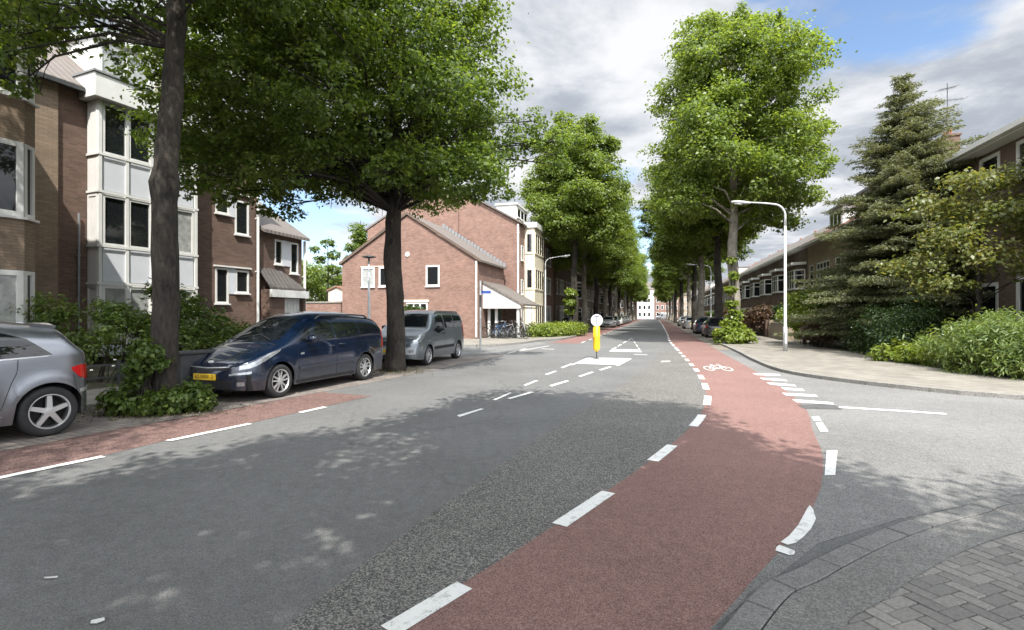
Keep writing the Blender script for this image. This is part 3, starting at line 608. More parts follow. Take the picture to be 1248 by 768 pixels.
# bay
BX0, BX1, BY = -2.71, 0.42, -0.56
bay = MB(); bay.box(BX0, BY + .05, 0.25, BX1, -0.005, 8.1)
bay = bay.build('bay', RENDER_WHITE, LB)
m = MB(); m.box(BX0 - .22, BY - .24, 8.08, BX1 + .25, 0.35, 8.80); m.build('bay_fascia', WHITE, bay, bevel=.015)
m = MB(); m.box(BX0 - .26, BY - .28, 8.803, BX1 + .29, 0.3, 8.86); m.build('bay_roof_edge', LEAD, bay)
FL = [(0.90, 2.42), (3.66, 5.22), (6.46, 8.03)]
for k, (za, zb) in enumerate(FL):
    for i in range(4):
        xa = BX0 + .10 + i * (BX1 - BX0 - .2) / 4; xb = BX0 + .10 + (i + 1) * (BX1 - BX0 - .2) / 4
        seg_win(LB, (xa + .004, BY), (xb - .004, BY), za, zb, 1, fw=.075, proud=.015, deep=.1, sill=False, pane=GLASS_CURTAIN if (k == 0 or (i == 3)) else GLASS)
    seg_win(LB, (BX0, -0.03), (BX0, BY + .03), za, zb, 1, fw=.07, proud=.02, deep=.1, sill=False, pane=GLASS)
    seg_win(LB, (BX1, BY + .03), (BX1, -0.03), za, zb, 1, fw=.07, proud=.02, deep=.1, sill=False, pane=GLASS_CURTAIN)
m = MB()
for x in [BX0 + .04 + i * (BX1 - BX0 - .08) / 4 for i in range(5)]: m.box(x - .045, BY - .035, 0.25, x + .045, BY + .1, 8.08)
for z in (0.84, 2.46, 3.60, 5.26, 6.40): m.box(BX0 - .03, BY - .05, z, BX1 + .03, BY - .037, z + .07); m.box(BX0 - .05, BY - .036, z, BX0 - .022, -.02, z + .07); m.box(BX1 + .022, BY - .036, z, BX1 + .05, -.02, z + .07)
m.build('bay_frame', WHITE, LB)
m = MB()
for za, zb in ((0.30, 0.82), (2.55, 3.58), (5.35, 6.38)):
    for i in range(4):
        xa = BX0 + .10 + i * (BX1 - BX0 - .2) / 4; xb = xa + (BX1 - BX0 - .2) / 4
        m = MB(); m.box(xa + .03, BY + .012, za, xb - .03, BY + .09, zb); m.build('bay_panel', PANEL, LB)
# dormer
d = MB(); d.box(-2.1, 0.9, 8.9, -0.12, 3.4, 10.66); d = d.build('dormer', RENDER_WHITE, LB)
m = MB(); m.box(-2.22, .72, 10.662, 0.0, 3.5, 10.82); m.build('dormer_roof', WHITE, d)
seg_win(d, (-1.95, 0.9), (-0.28, 0.9), 9.25, 10.5, 2, fw=.11, proud=.05, pane=GLASS_CURTAIN)
# paired windows right of the bay
for x0, x1, z0, z1 in holes: seg_win(LB, (x0, 0), (x1, 0), z0, z1, 1, fw=.07, proud=.03, deep=.1)
for a in ((2.16, 5.40, 2.39, 6.26), (2.13, 2.35, 2.41, 3.36)): m = MB(); m.box(a[0], -.028, a[1], a[2], .06, a[3]); m.build('window_panel', PANEL, LB)
for z in (6.33, 3.385): m = MB(); m.box(1.48, -.10, z, 3.12, .02, z + .06); m.build('window_hood', WHITE, LB)
pipe(LB, 3.42, -.09, 0.1, 8.25, .055); pipe(LB, -2.98, -.09, 0.1, 4.6, .03, LEAD)

# --- house at the far left: tan brick, splayed bay
LH = thing('corner_house', 'tan brick house whose splayed bay has broad white window bands', 'building', (-10.42, 11.05, 0.1), atan2(.907, .42))
m = MB(); plan = [(-6, 0), (0, 0), (.27, .22), (.27, 6.5), (-6, 6.5)]
m.prism(plan, 0, 0.95); m.prism(plan, 2.47, 3.60); m.prism(plan, 5.20, 6.14); m.prism(plan, 7.9, 8.3)
m.prism([(-6, .35), (-.12, .35), (.02, .42), (.02, 6.2), (-6, 6.2)], .951, 7.899); m.build('wall', BRICK_TAN, LH)
for k, (z0, z1) in enumerate(((0.955, 2.465), (3.605, 5.195), (6.145, 7.895))):
    seg_win(LH, (-3.2, .02), (-.02, .02), z0, z1, bars=(1.55,), fw=.11, proud=.03, deep=.18, pane=GLASS_CURTAIN if k == 0 else GLASS)
    seg_win(LH, (.0, .03), (.26, .245), z0, z1, 1, fw=.085, proud=.02, deep=.15, pane=GLASS)
    for a in ((-6, .0, -3.21, .3), (.14, .30, .268, 6.45)): m = MB(); m.box(a[0], a[1], z0, a[2], a[3], z1); m.build('wall_pier', BRICK_TAN, LH)
m = MB(); m.prism([(-6.1, -.25), (.1, -.25), (.52, .1), (.52, 6.7), (-6.1, 6.7)], 8.303, 8.5); m.build('roof_edge', WHITE, LH)
m = MB(); m.hull([(-6, -.1, 8.502), (.4, .1, 8.502), (.4, 6.5, 8.502), (-6, 6.5, 8.502)], [(-6, 2.4, 10.6), (-1.5, 2.4, 10.6), (-1.5, 4, 10.6), (-6, 4, 10.6)]); m.build('roof', TILES_GREY, LH)

# --- lower wing with garage lean-to
WG = thing('garage_wing', 'lower brick wing with grey tiled roof and a white garage lean-to', 'building', (-10.66, 21.72, 0.1), atan2(.964, .264))
h2 = [(.95, 1.45, 3.75, 4.85), (1.95, 2.5, 3.42, 4.85)]
m = MB(); wall_holes(m, 0.0, 2.78, 0, 5.2, h2)
m.add([(2.78, 0, 0), (2.78, 7, 0), (2.78, 7, 5.2), (2.78, 3.2, 7.35), (2.78, 0, 5.2)], [(0, 1, 2, 3, 4)]); m.build('wall', BRICK_BROWN, WG, recalc=False)
roof_gable_x(WG, 0, 2.98, 0, 6.6, 5.2, 7.35, 3.2, TILES_GREY, over=.3)
for h in h2: seg_win(WG, (h[0], 0), (h[1], 0), h[2], h[3], 1, fw=.075, proud=.03, deep=.1)
m = MB(); m.box(1.46, -.028, 3.72, 1.94, .05, 4.86); m.build('window_panel', PANEL, WG)
pipe(WG, 2.86, -.1, 0.1, 5.0, .06)
m = MB(); m.hull([(0.02, -.6, 2.62), (2.3, -.6, 2.62), (2.3, -.6, 2.70), (0.02, -.6, 2.70)], [(0.02, -.005, 3.45), (1.3, -.005, 3.45), (1.3, -.005, 3.53), (0.02, -.005, 3.53)]); m.build('lean_to_roof', TILES_SHADED, WG)
m = MB(); m.box(0.0, -.68, 2.28, 2.42, -.57, 2.60); m.build('fascia', WHITE, WG)
for a, b in ((.02, .95), (2.2, 2.36)): m = MB(); m.box(a, -.54, 0, b, -.02, 2.6); m.build('garage_wall', BRICK_BROWN, WG)
g = MB(); g.box(.96, -.32, .02, 2.19, -.26, 2.26)
for k in range(6): g.box(1.0 + k * .2, -.34, .06, 1.17 + k * .2, -.321, 2.2)
g.build('garage_door', WHITE, WG)

# --- low brick building, gable to the side street, with porch
GB = thing('gabled_house', 'low red brick house with a blunt gable and a white porch with bicycles', 'building', (-11.7, 35.63, 0.1), atan2(-.267, .964))
GW = 9.86
hg = [(1.5, 2.5, 3.42, 4.76), (2.82, 3.80, 3.42, 4.76), (6.27, 7.24, 3.40, 4.78), (4.85, 6.40, 1.0, 2.36)]
m = MB(); wall_holes(m, 0, GW, 0, 5.03, hg)
m.add([(0, 0, 5.03), (GW, 0, 5.03), (GW / 2 - .02, 0, 8.12)], [(0, 1, 2)])
m.add([(GW, 0, 0), (GW, 5.95, 0), (GW, 5.95, 5.03), (GW, 0, 5.03)], [(0, 1, 2, 3)]); m.add([(0, 0, 0), (0, 5.95, 0), (0, 5.95, 5.03), (0, 0, 5.03)], [(3, 2, 1, 0)])
m.build('wall', BRICK_RED, GB, recalc=False)
m = MB(); rp = [(-.18, 4.95), (GW / 2, 8.2), (GW + .22, 4.92)]; prof = rp + [(x, z + .13) for x, z in rp[::-1]]
m.hull([(x, -.08, z) for x, z in prof], [(x, 5.97, z) for x, z in prof]); rf = m.build('roof', TILES_GREY, GB)
m = MB()
for k in range(20):       # stepped lead soakers where the roof meets the taller gable
    t0, t1 = k / 20, (k + .8) / 20; x0, x1 = GW / 2 + t0 * (GW / 2 + .2), GW / 2 + t1 * (GW / 2 + .2); z = 8.33 - t1 * 3.28
    m.box(x0, 5.86, z + .02, x1, 5.95, z + .34)
m.build('roof_flashing', LEAD, rf)
m = MB()
for i in range(2):
    m = MB(); a = [(-.2, -.12, 4.93), (-.2, -.12, 5.12), (GW / 2, -.12, 8.37), (GW / 2, -.12, 8.18)] if i == 0 else [(GW + .24, -.12, 4.88), (GW + .24, -.12, 5.08), (GW / 2, -.12, 8.37), (GW / 2, -.12, 8.18)]
    m.hull(a, [(x, y + .035, z) for x, y, z in a]); m.build('verge_board', BRICK_DARK, GB)
for i, h in enumerate(hg): seg_win(GB, (h[0], 0), (h[1], 0), h[2], h[3], 2 if i == 3 else 1, fw=.11, proud=.02, deep=.1, pane=GLASS_CURTAIN if i == 0 else GLASS, bars=(.55, 1.0) if i == 3 else ())
for a in ((1.42, -.03, 4.775, 3.88, .02, 4.83), (4.7, -.06, 2.375, 6.5, .02, 2.52)): m = MB(); m.box(*a); m.build('lintel', CREAM, GB)
m = MB(); m.lathe([(0.0, 0), (.16, 0), (.16, .04), (0, .04)], 20, Matrix.Translation((4.95, 0, 5.55)) @ Matrix.Rotation(R(90), 4, 'X')); m.build('wall_vent', RENDER_WHITE, GB)
pipe(GB, GW - .06, -.09, .1, 4.95, .065)
# porch on the street side
m = MB(); PX = GW + .02
pr = [(PX, 3.62), (PX + 2.75, 2.12), (PX + 2.75, 2.25), (PX, 3.76)]
m.hull([(x, .9, z) for x, z in pr], [(x, 5.9, z) for x, z in pr]); m.build('porch_roof', TILES_GREY, GB)
m = MB(); fr = [(PX, 1.95), (PX + 2.55, 1.95), (PX + 2.55, 2.2), (PX, 3.60)]; m.hull([(x, .98, z) for x, z in fr], [(x, 1.06, z) for x, z in fr]); m.build('porch_gable', RENDER_WHITE, GB)
m = MB(); m.box(PX, 1.07, 1.97, PX + 2.6, 5.9, 2.05); m.build('porch_ceiling', WHITE, GB)
for x, y in ((PX + 2.35, 1.1), (PX + .75, 1.5), (PX + .25, 1.5)):
    m = MB(); m.box(x - .08, y, 0, x + .08, y + .16, 1.965); m.build('porch_post', WHITE, GB)
m = MB(); m.box(PX + .05, 2.4, .05, PX + .85, 2.46, 1.9); m.build('porch_door', DOORM, GB)

# --- taller brick building behind it
TB = thing('tall_gabled_building', 'tall red brick building with broad gable, cream bay and white roof box', 'building', (-11.78, 42.4, 0.1), atan2(-.267, .964))
TW, TD, TR = 12.8, 13.5, 12.05
m = MB(); wall_holes(m, 0, TW, 0, 8.45, []); m.add([(0, 0, 8.45), (TW, 0, 8.45), (TW / 2, 0, TR)], [(0, 1, 2)])
m.add([(TW, 0, 0), (TW, TD, 0), (TW, TD, 8.45), (TW, 0, 8.45)], [(0, 1, 2, 3)]); m.add([(0, 0, 0), (0, TD, 0), (0, TD, 8.45), (0, 0, 8.45)], [(3, 2, 1, 0)])
m.add([(0, TD, 0), (TW, TD, 0), (TW, TD, 8.45), (TW / 2, TD, TR), (0, TD, 8.45)], [(4, 3, 2, 1, 0)]); m.build('wall', BRICK_RED, TB, recalc=False)
m = MB(); m.hull([(0, -.14, 0), (7.9, -.14, 0), (7.9, -.14, 11.2), (TW / 2, -.14, TR - .02), (0, -.14, 8.44)], [(0, -.004, 0), (7.9, -.004, 0), (7.9, -.004, 11.2), (TW / 2, -.004, TR - .02), (0, -.004, 8.44)]); m.build('wall_projection', BRICK_RED, TB)
m = MB(); rp = [(-.2, 8.40), (TW / 2, 12.1), (TW + .25, 8.36)]; prof = rp + [(x, z + .14) for x, z in rp[::-1]]
m.hull([(x, -.2, z) for x, z in prof], [(x, TD + .1, z) for x, z in prof]); m.build('roof', TILES_BROWN, TB)
d = MB(); d.box(TW - 2.0, .6, 8.8, TW - .4, 4.2, 10.0); d = d.build('dormer', WHITE, TB)
m = MB(); m.box(TW - 2.1, .5, 10.002, TW - .28, 4.3, 10.14); m.build('dormer_roof', RENDER_WHITE, d)
seg_win(d, (TW - .4, .75), (TW - .4, 4.0), 9.05, 9.9, 3, fw=.1, proud=.05)
pipe(TB, TW - .08, -.1, .1, 8.35, .08)
for z in (5.7, 3.1, .9):
    seg_win(TB, (TW, .45), (TW, 1.15), z, z + 1.15, 1, fw=.08, proud=.05, pane=GLASS)
m = MB(); m.box(TW, 1.62, .2, TW + .8, 5.0, 8.35); by = m.build('bay', CREAM, TB)
m = MB(); m.box(TW - .1, 1.5, 8.352, TW + 1.0, 5.15, 8.75); m.build('bay_fascia', WHITE, by)
for za, zb in ((.7, 2.4), (3.5, 5.2), (6.3, 8.0)):
    seg_win(by, (TW + .8, 1.72), (TW + .8, 4.9), za, zb, 4, fw=.12, proud=.05, sill=False, mat=CREAM, pane=GLASS)
    seg_win(by, (TW + .06, 1.62), (TW + .74, 1.62), za, zb, 1, fw=.16, proud=.05, sill=False, mat=CREAM, pane=GLASS)
m = MB(); m.box(TW + .05, 1.585, .25, TW + .55, 1.612, 2.3); m.build('bay_door', WHITE, by)
for q in range(2):
    for z in (3.5, 6.2, .8): seg_win(TB, (TW, 6.2 + q * 3.4), (TW, 8.6 + q * 3.4), z, z + 1.6, 3, fw=.09, proud=.05)

# --- terraces along the street
def bay_terrace(name, label, brick, rooft, bayed=True, dormer=True, W=6.0, ze=7.2):
    t = thing(name, label, 'house'); m = MB()
    hs = [(.45, 1.45, .12, 2.55), (.45, 1.5, 3.75, 5.4)] + ([] if bayed else [(2.3, 5.3, .8, 2.55), (2.3, 5.3, 3.75, 5.4)])
    wall_holes(m, 0.0, W - .004, 0, ze, hs)
    m.add([(0, 0, 0), (0, 9, 0), (0, 9, ze), (0, 4.5, ze + 2.9), (0, 0, ze)], [(4, 3, 2, 1, 0)]); m.add([(W - .004, 0, 0), (W - .004, 9, 0), (W - .004, 9, ze), (W - .004, 4.5, ze + 2.9), (W - .004, 0, ze)], [(0, 1, 2, 3, 4)])
    m.add([(0, 9, 0), (W, 9, 0), (W, 9, ze), (0, 9, ze)], [(3, 2, 1, 0)]); m.build('wall', brick, t, recalc=False)
    r = roof_gable_x(t, .002, W - .006, 0, 9, ze, ze + 2.9, 4.5, rooft, over=.3)
    chimney(r, W - .9, 5.6, ze + 1.8, ze + 3.25, .7, .6, BRICK_DARK)
    m = MB(); m.box(.003, -.52, ze - .32, W - .007, -.02, ze - .12); m.build('cornice', WHITE, t)
    m = MB(); m.box(.5, .06, .13, 1.4, .11, 2.1); d_ = m.build('door', DOORM, t); seg_win(d_, (.5, .06), (1.4, .06), 2.12, 2.53, 1, proud=-.01, sill=False)
    seg_win(t, (.45, 0), (1.5, 0), 3.75, 5.4, 1, rows=(.7,), fw=.08, proud=.0, deep=.1)
    if bayed:
        P = [(1.95, 0), (2.6, -.75), (4.9, -.75), (5.55, 0)]; m = MB()
        m.prism(P, 0, .8); m.prism(P, 2.45, 3.65); m.prism(P, 5.25, 5.6)
        Pi = [(2.1, 0), (2.7, -.62), (4.8, -.62), (5.4, 0)]; m.prism(Pi, .801, 2.449); m.prism(Pi, 3.651, 5.249)
        b_ = m.build('bay', brick, t)
        for z0, z1 in ((.803, 2.447), (3.653, 5.247)):
            seg_win(b_, (2.62, -.7), (4.88, -.7), z0, z1, 3, rows=(.7,), fw=.09, proud=.05, deep=.05)
            seg_win(b_, (2.02, -.04), (2.60, -.70), z0, z1, 1, rows=(.7,), fw=.09, proud=.05, deep=.05)
            seg_win(b_, (4.90, -.70), (5.48, -.04), z0, z1, 1, rows=(.7,), fw=.09, proud=.05, deep=.05)
        m = MB(); Pc = [(1.75, -.02), (2.5, -.95), (5.0, -.95), (5.75, -.02)]; m.prism(Pc, 5.602, 5.82); m.build('bay_roof', WHITE, b_)
    else:
        for z0, z1 in ((.8, 2.55), (3.75, 5.4)): seg_win(t, (2.3, 0), (5.3, 0), z0, z1, 4, rows=(.7,), fw=.085, proud=.0, deep=.1)
    if dormer:
        m = MB(); m.box(2.2, .9, ze + .3, 5.0, 3.4, ze + 1.95); d_ = m.build('dormer', WHITE, t)
        m = MB(); m.box(2.05, .7, ze + 1.953, 5.15, 3.5, ze + 2.1); m.build('dormer_roof', LEAD, d_); seg_win(d_, (2.35, .9), (4.85, .9), ze + .6, ze + 1.8, 3, fw=.08, proud=.05)
    return t
th = R(74.5)
RH = bay_terrace('terraced_house', 'dark brick terraced house with white splayed bay windows', BRICK_DARK, TILES_GREY, dormer=False)
RF = bay_terrace('terraced_house', 'buff brick terraced house with broad flat windows and a white dormer', BRICK_BUFF, TILES_RED, bayed=False)
LF = bay_terrace('terraced_house', 'sooty brick terraced house with broad flat windows and a white dormer', BRICK_DARK, TILES_BROWN, bayed=False)
sx, sy = sin(R(15.5)), cos(R(15.5)); rgt = Vector((sy, -sx))
def right_at(Y, c=12.1): return (0.277 * Y + c, Y, .08)
first = {}
ords = ['first', 'second', 'third', 'fourth', 'fifth', 'sixth', 'seventh', 'eighth', 'ninth', 'tenth', 'eleventh', 'twelfth', 'thirteenth', 'fourteenth', 'fifteenth', 'sixteenth', 'seventeenth', 'eighteenth', 'nineteenth', 'twentieth']
GR, GLs = 'terraced houses along the right pavement', 'terraced houses along the left pavement'
for k in range(26):
    Y = 35.2 + k * 5.79; src = RF if k in (0, 1, 9, 10, 16) else RH; nm = ords[k] if k < 16 else None
    base = 'buff brick flat-fronted house' if src is RF else 'dark brick house with white splayed bays'
    lab = f'{base}, {nm} in the right-hand terrace past the fir' if nm else 'terraced house lost among trees at the far right end of the street'
    if src.name in first: h = dup(src, right_at(Y), R(74.5) + pi, lab, GR)
    else: h = src; first[src.name] = 1; h.location = right_at(Y); h.rotation_euler.z = R(74.5) + pi; h['label'] = lab; h['group'] = GR
for k in range(24):
    Y = 53.4 + k * 5.79; src = LF if k % 5 != 2 else RH; nm = ords[k] if k < 14 else None; loc = (0.277 * Y - 10.3, Y, .1)
    base = 'sooty brick flat-fronted house with dormer' if src is LF else 'dark brick bay-fronted house'
    lab = f'{base}, {nm} in the left-hand terrace past the cream bay' if nm else 'terraced house lost among trees at the far left end of the street'
    if src.name in first: h = dup(src, loc, R(74.5), lab, GLs)
    else: h = src; first[src.name] = 1; h.location = loc; h.rotation_euler.z = R(74.5); h['label'] = lab; h['group'] = GLs

# --- near right house
NR = thing('brick_villa', 'dark brick house with white framed windows and white eaves behind the bamboo hedge', 'building', (0.277 * 29.2 + 12.1, 29.2, .08), R(74.5) + pi)
NW = 19.0; m = MB()
hn = [(10.3, 11.5, 6.15, 7.3), (12.35, 14.2, 6.05, 7.32), (12.35, 14.2, 1.0, 2.85), (10.2, 11.4, 1.0, 2.7), (7.4, 9.0, 6.05, 7.3), (7.4, 9.0, 1.0, 2.7), (2.0, 3.6, 6.05, 7.3), (2.0, 3.6, 1.0, 2.7), (16.4, 18.2, 6.05, 7.3), (16.4, 18.2, 1.0, 2.75)]
wall_holes(m, 0, NW, 0, 7.7, hn); m.add([(0, 0, 0), (0, 9, 0), (0, 9, 7.7), (0, 4.5, 10.0), (0, 0, 7.7)], [(4, 3, 2, 1, 0)]); m.add([(NW, 0, 0), (NW, 9, 0), (NW, 9, 7.7), (NW, 4.5, 10.0), (NW, 0, 7.7)], [(0, 1, 2, 3, 4)])
m.build('wall', BRICK_DARK, NR, recalc=False)
for h in hn: seg_win(NR, (h[0], 0), (h[1], 0), h[2], h[3], 1, fw=.13, proud=.02, deep=.1)
rf = roof_gable_x(NR, -.2, NW + .2, 0, 9, 7.7, 9.8, 4.5, TILES_GREY, over=.55)
m = MB(); m.box(-.25, -.75, 7.48, NW + .25, -.57, 7.66); m.build('gutter', WHITE, NR)
m = MB(); m.box(-.2, -.56, 7.42, NW + .2, -.01, 7.46); m.build('soffit', WHITE, NR)
chimney(rf, 6.2, 4.2, 8.6, 9.75, .9, .6, BRICK_BROWN)
# taller house behind the fir, with chimney and aerial
VB = thing('tall_villa', 'tall brick house showing its red roof and chimney behind the fir tree', 'building', (0.277 * 33.5 + 14.6, 33.9, .08), R(74.5) + pi)
m = MB(); m.box(0, 0, 0, 4.2, 8, 8.4); m.add([(0, 0, 8.4), (0, 8, 8.4), (0, 4, 10.6)], [(0, 1, 2)]); m.add([(4.2, 0, 8.4), (4.2, 8, 8.4), (4.2, 4, 10.6)], [(0, 1, 2)]); m.build('wall', BRICK_BROWN, VB)
rf = roof_gable_x(VB, -.15, 4.35, 0, 8, 8.4, 10.6, 4, TILES_RED, over=.4); chimney(rf, 2.9, 2.6, 9.3, 11.9, 1.2, .7, BRICK_BROWN)
# --- houses closing the street
specs = [(29, 9, 9.5, BRICK_BUFF), (38.2, 7, 10.5, RENDER_WHITE), (45.4, 6, 9.2, BRICK_BROWN), (51.6, 7, 12.2, RENDER_WHITE), (58.8, 10, 11.2, BRICK_RED), (69, 8, 10.0, BRICK_BUFF), (77.2, 9, 11, BRICK_BROWN)]
names = ['buff brick house', 'low white house', 'narrow brown brick house', 'white house with tall windows', 'red brick house', 'yellow brick house', 'brown brick house at the right']
for (x, w, h, mt), nm in zip(specs, names):
    t = thing('town_house', f'{nm} closing the far end of the street', 'house', (x, 214 - (x - 29) * .05, 0), 0, 'houses across the far end of the street'); m = MB()
    wall_holes(m, 0, w, 0, h, []); m.box(.01, .01, 0, w - .01, 8, h - .01); m.build('wall', mt, t); roof_gable_x(t, .01, w - .01, 0, 8, h, h + 3, 4, TILES_BROWN)
    for z in np.arange(1.0, h - 1.6, 2.9):
        for k in range(int(w / 1.9)): seg_win(t, (.5 + k * 1.9, 0), (1.6 + k * 1.9, 0), z, z + 1.7, 1, fw=.12, proud=.06, deep=.02, sill=False)
# garden walls, left back wall, cream panel house end
GWL = thing('garden_wall', 'red brick garden wall joining the gabled house', 'wall', (-11.75, 35.7, .1), atan2(-.267, .964) + pi)
m = MB(); m.box(0.02, -.12, 0, 9, .12, 2.35); m.build('wall', BRICK_RED, GWL); m = MB(); m.box(0, -.17, 2.352, 9, .17, 2.46); m.build('coping', KERB, GWL)
SH = thing('garden_store', 'cream boarded store end rising above the garden wall', 'shed', (-13.35, 37.6, .1), atan2(-.267, .964))
m = MB(); m.hull([(0, 0, 0), (1.35, 0, 0), (1.35, 0, 3.25), (.7, 0, 3.5), (0, 0, 3.25)], [(0, 3, 0), (1.35, 3, 0), (1.35, 3, 3.25), (.7, 3, 3.5), (0, 3, 3.25)]); m.build('wall', CREAM, SH)
m = MB(); m.hull([(-.1, -.1, 3.25), (.7, -.1, 3.54), (1.45, -.1, 3.25), (1.45, -.1, 3.34), (.7, -.1, 3.64), (-.1, -.1, 3.34)], [(-.1, 3.1, 3.25), (.7, 3.1, 3.54), (1.45, 3.1, 3.25), (1.45, 3.1, 3.34), (.7, 3.1, 3.64), (-.1, 3.1, 3.34)]); m.build('roof', TILES_RED, SH)
rnd = random.Random(2)
for k in range(9):
    Y = 31.4 + k * 5.79; lab = f'low brick front garden wall of the {ords[k]} terrace on the right pavement' if k else 'low brick front garden wall nearest the lamp post, right pavement'
    t = thing('garden_wall', lab, 'wall', (0.277 * Y + 8.1, Y, .08), R(74.5), 'front garden walls on the right')
    m = MB(); m.box(0, -.1, 0, 4.4, .1, .95); m.box(4.4, -.2, 0, 4.75, .2, 1.2); m.box(0, -.2, 0, -.35, .2, 1.2); m.build('wall', [BRICK_BUFF, BRICK_BROWN, BRICK_TAN][k % 3], t)
    m = MB(); m.box(.002, -.14, .952, 4.398, .14, 1.02); m.build('coping', KERB, t)
    if k < 5:
        m = MB()
        for q in range(7): m.box(4.82 + q * .11, -.012, .1, 4.84 + q * .11, .012, 1.05)
        m.box(4.78, -.015, .2, 5.55, .015, .24); m.box(4.78, -.015, .95, 5.55, .015, .99); m.build('gate', flat('gate_red', (0.16, 0.04, 0.03), .5) if k == 0 else DARKMETAL, t)
from mathutils import noise as mnoise
LEAF_DRY = leafmat('dry_leaves', (0.06, 0.045, 0.02), (0.10, 0.085, 0.035), (0.09, 0.12, 0.03), 0.2)
# ------------------------------------------------------------------ trees and plants
def unit(a): return a / np.maximum(np.linalg.norm(a, axis=1, keepdims=True), 1e-9)

def leaf_object(name, P, size, mat, parent, rg, out=None, up=0.7, ratio=0.62, droop=0.35, fold=0.12, along=None):
    """One mesh of folded leaves at points P."""
    n = len(P); N = rg.normal(size=(n, 3)) * 0.55; N[:, 2] += up
    if out is not None: N += out * 0.55
    N = unit(N); A = rg.normal(size=(n, 3)) if along is None else along + rg.normal(size=(n, 3)) * 0.3
    if out is not None and along is None: A += out * 0.8
    A[:, 2] -= droop; A = unit(A - N * (A * N).sum(1, keepdims=True)); B = np.cross(N, A)
    l = (size * rg.uniform(.7, 1.25, n))[:, None]; w = l * ratio * 0.5
    q = np.empty((n, 4, 3)); q[:, 0] = P - A * l * .5; q[:, 2] = P + A * l * .5 - N * l * .06
    mid = P - A * l * .05; q[:, 1] = mid + B * w + N * l * fold; q[:, 3] = mid - B * w + N * l * fold
    me = bpy.data.meshes.new(name); me.vertices.add(n * 4); me.vertices.foreach_set('co', q.reshape(-1))
    me.loops.add(n * 4); me.loops.foreach_set('vertex_index', np.arange(n * 4, dtype=np.int32))
    me.polygons.add(n); me.polygons.foreach_set('loop_start', np.arange(0, n * 4, 4, dtype=np.int32)); me.update(calc_edges=True); me.validate()
    me.materials.append(mat); o = bpy.data.objects.new(name, me); COL.objects.link(o); o.parent = parent; return o

def boughs(rg, z0, z1, rad, n, centre=(0, 0), prof=None, lift=0.0):
    """Bough masses spread through a crown; prof(t) is the crown's half-width from bottom to top."""
    out = []
    for i in range(n):
        t = (i + .5) / n; t = t ** 0.92; a = i * 2.39996 + rg.uniform(-.5, .5); r = rad * prof(t)
        d = r * (0.35 + 0.42 * sqrt(rg.uniform(0.05, 1))); s = max(0.75, 0.45 * r * rg.uniform(.8, 1.25))
        out.append((centre[0] + cos(a) * d, centre[1] + sin(a) * d, z0 + (z1 - z0) * t + lift * rg.uniform(-1, 1), s))
    return out

def crown_points(rg, bl, n, twigs=34, tight=0.20, flat_=0.62):
    vol = np.array([b[3] ** 2 for b in bl]); vol /= vol.sum(); P = []; O = []
    for b, f in zip(bl, vol):
        k = max(30, int(n * f)); c = np.array(b[:3]); s = b[3]
        d = unit(rg.normal(size=(twigs, 3))); tc = c + d * (s * rg.uniform(.45, 1.08, twigs) ** .8)[:, None] * np.array([1, 1, flat_])
        ts = s * rg.uniform(tight * .7, tight * 1.4, twigs); idx = rg.integers(0, twigs, k); g = rg.normal(size=(k, 3)) * np.array([1, 1, .55])
        P.append(tc[idx] + g * ts[idx][:, None] * .75); O.append(unit(P[-1] - c))
    return np.concatenate(P), np.concatenate(O)

def trunk_mesh(rg, base_r, fork_z, top_z, bl, lean=(0, 0), mat=None, parent=None, swell=None, limb_from=None, twig=True):
    m = MB(); pts = []; rad = []; n = 44
    for k in range(n + 1):
        t = k / n; z = top_z * t
        pts.append((lean[0] * t + base_r * .16 * sin(z * 1.3 + base_r * 90) * (0 < k), lean[1] * t + base_r * .14 * sin(z * .9 + 2) * (0 < k), z - (.15 if k == 0 else 0)))
        r = base_r * ((1.0 - .28 * min(1, z / fork_z)) if z < fork_z else .72 * (1 - .85 * (z - fork_z) / max(.1, top_z - fork_z)))
        r *= 1 + .35 * math.exp(-z / .28) + (sum(a * math.exp(-((z - c) / w) ** 2) for c, w, a in swell) if swell else 0) + rg.normal() * .02; rad.append(max(r, .02))
    vb = len(m.v); m.tube(pts, rad, 18)
    for i in range(vb, len(m.v)):
        x, y, z = m.v[i]; k = 1 + .03 * sin(7 * math.atan2(y - lean[1] * z / top_z, x - lean[0] * z / top_z) + z * 1.7) + .16 * (mnoise.noise((x * 2.6, y * 2.6, z * 1.3 + base_r * 50)) ) + .10 * mnoise.noise((x * 7, y * 7, z * 4)); cx, cy_ = lean[0] * z / top_z, lean[1] * z / top_z
        m.v[i] = (cx + (x - cx) * k, cy_ + (y - cy_) * k, z)
    for b in bl:
        h = sqrt(b[0] ** 2 + b[1] ** 2); s = max((limb_from or fork_z * .85), min(b[2] - (.22 if b[2] < fork_z * 1.45 else .45) * h - .2, top_z * .93)); t = s / top_z
        p0 = Vector((lean[0] * t, lean[1] * t, s)); p3 = Vector(b[:3]); r0 = base_r * (.24 if h > 1.5 else .18) * (1 - .45 * t)
        p1 = p0.lerp(p3, .35) + Vector((rg.normal() * .15, rg.normal() * .15, .12 * h)); p2 = p0.lerp(p3, .7) + Vector((rg.normal() * .2, rg.normal() * .2, .08 * h))
        m.tube([p0, p1, p2, p3], [r0, r0 * .72, r0 * .45, r0 * .2], 7)
        if twig:
            for _ in range(5):
                d = Vector(rg.normal(size=3)); d.z *= .5; e = p3 + d.normalized() * b[3] * .85; q = p2.lerp(p3, rg.uniform(.1, .9)); m.tube([q, q.lerp(e, .5) + Vector((0, 0, .1)), e], [r0 * .26, r0 * .16, .008], 5)
    return m.build('trunk', mat, parent, smooth=True)

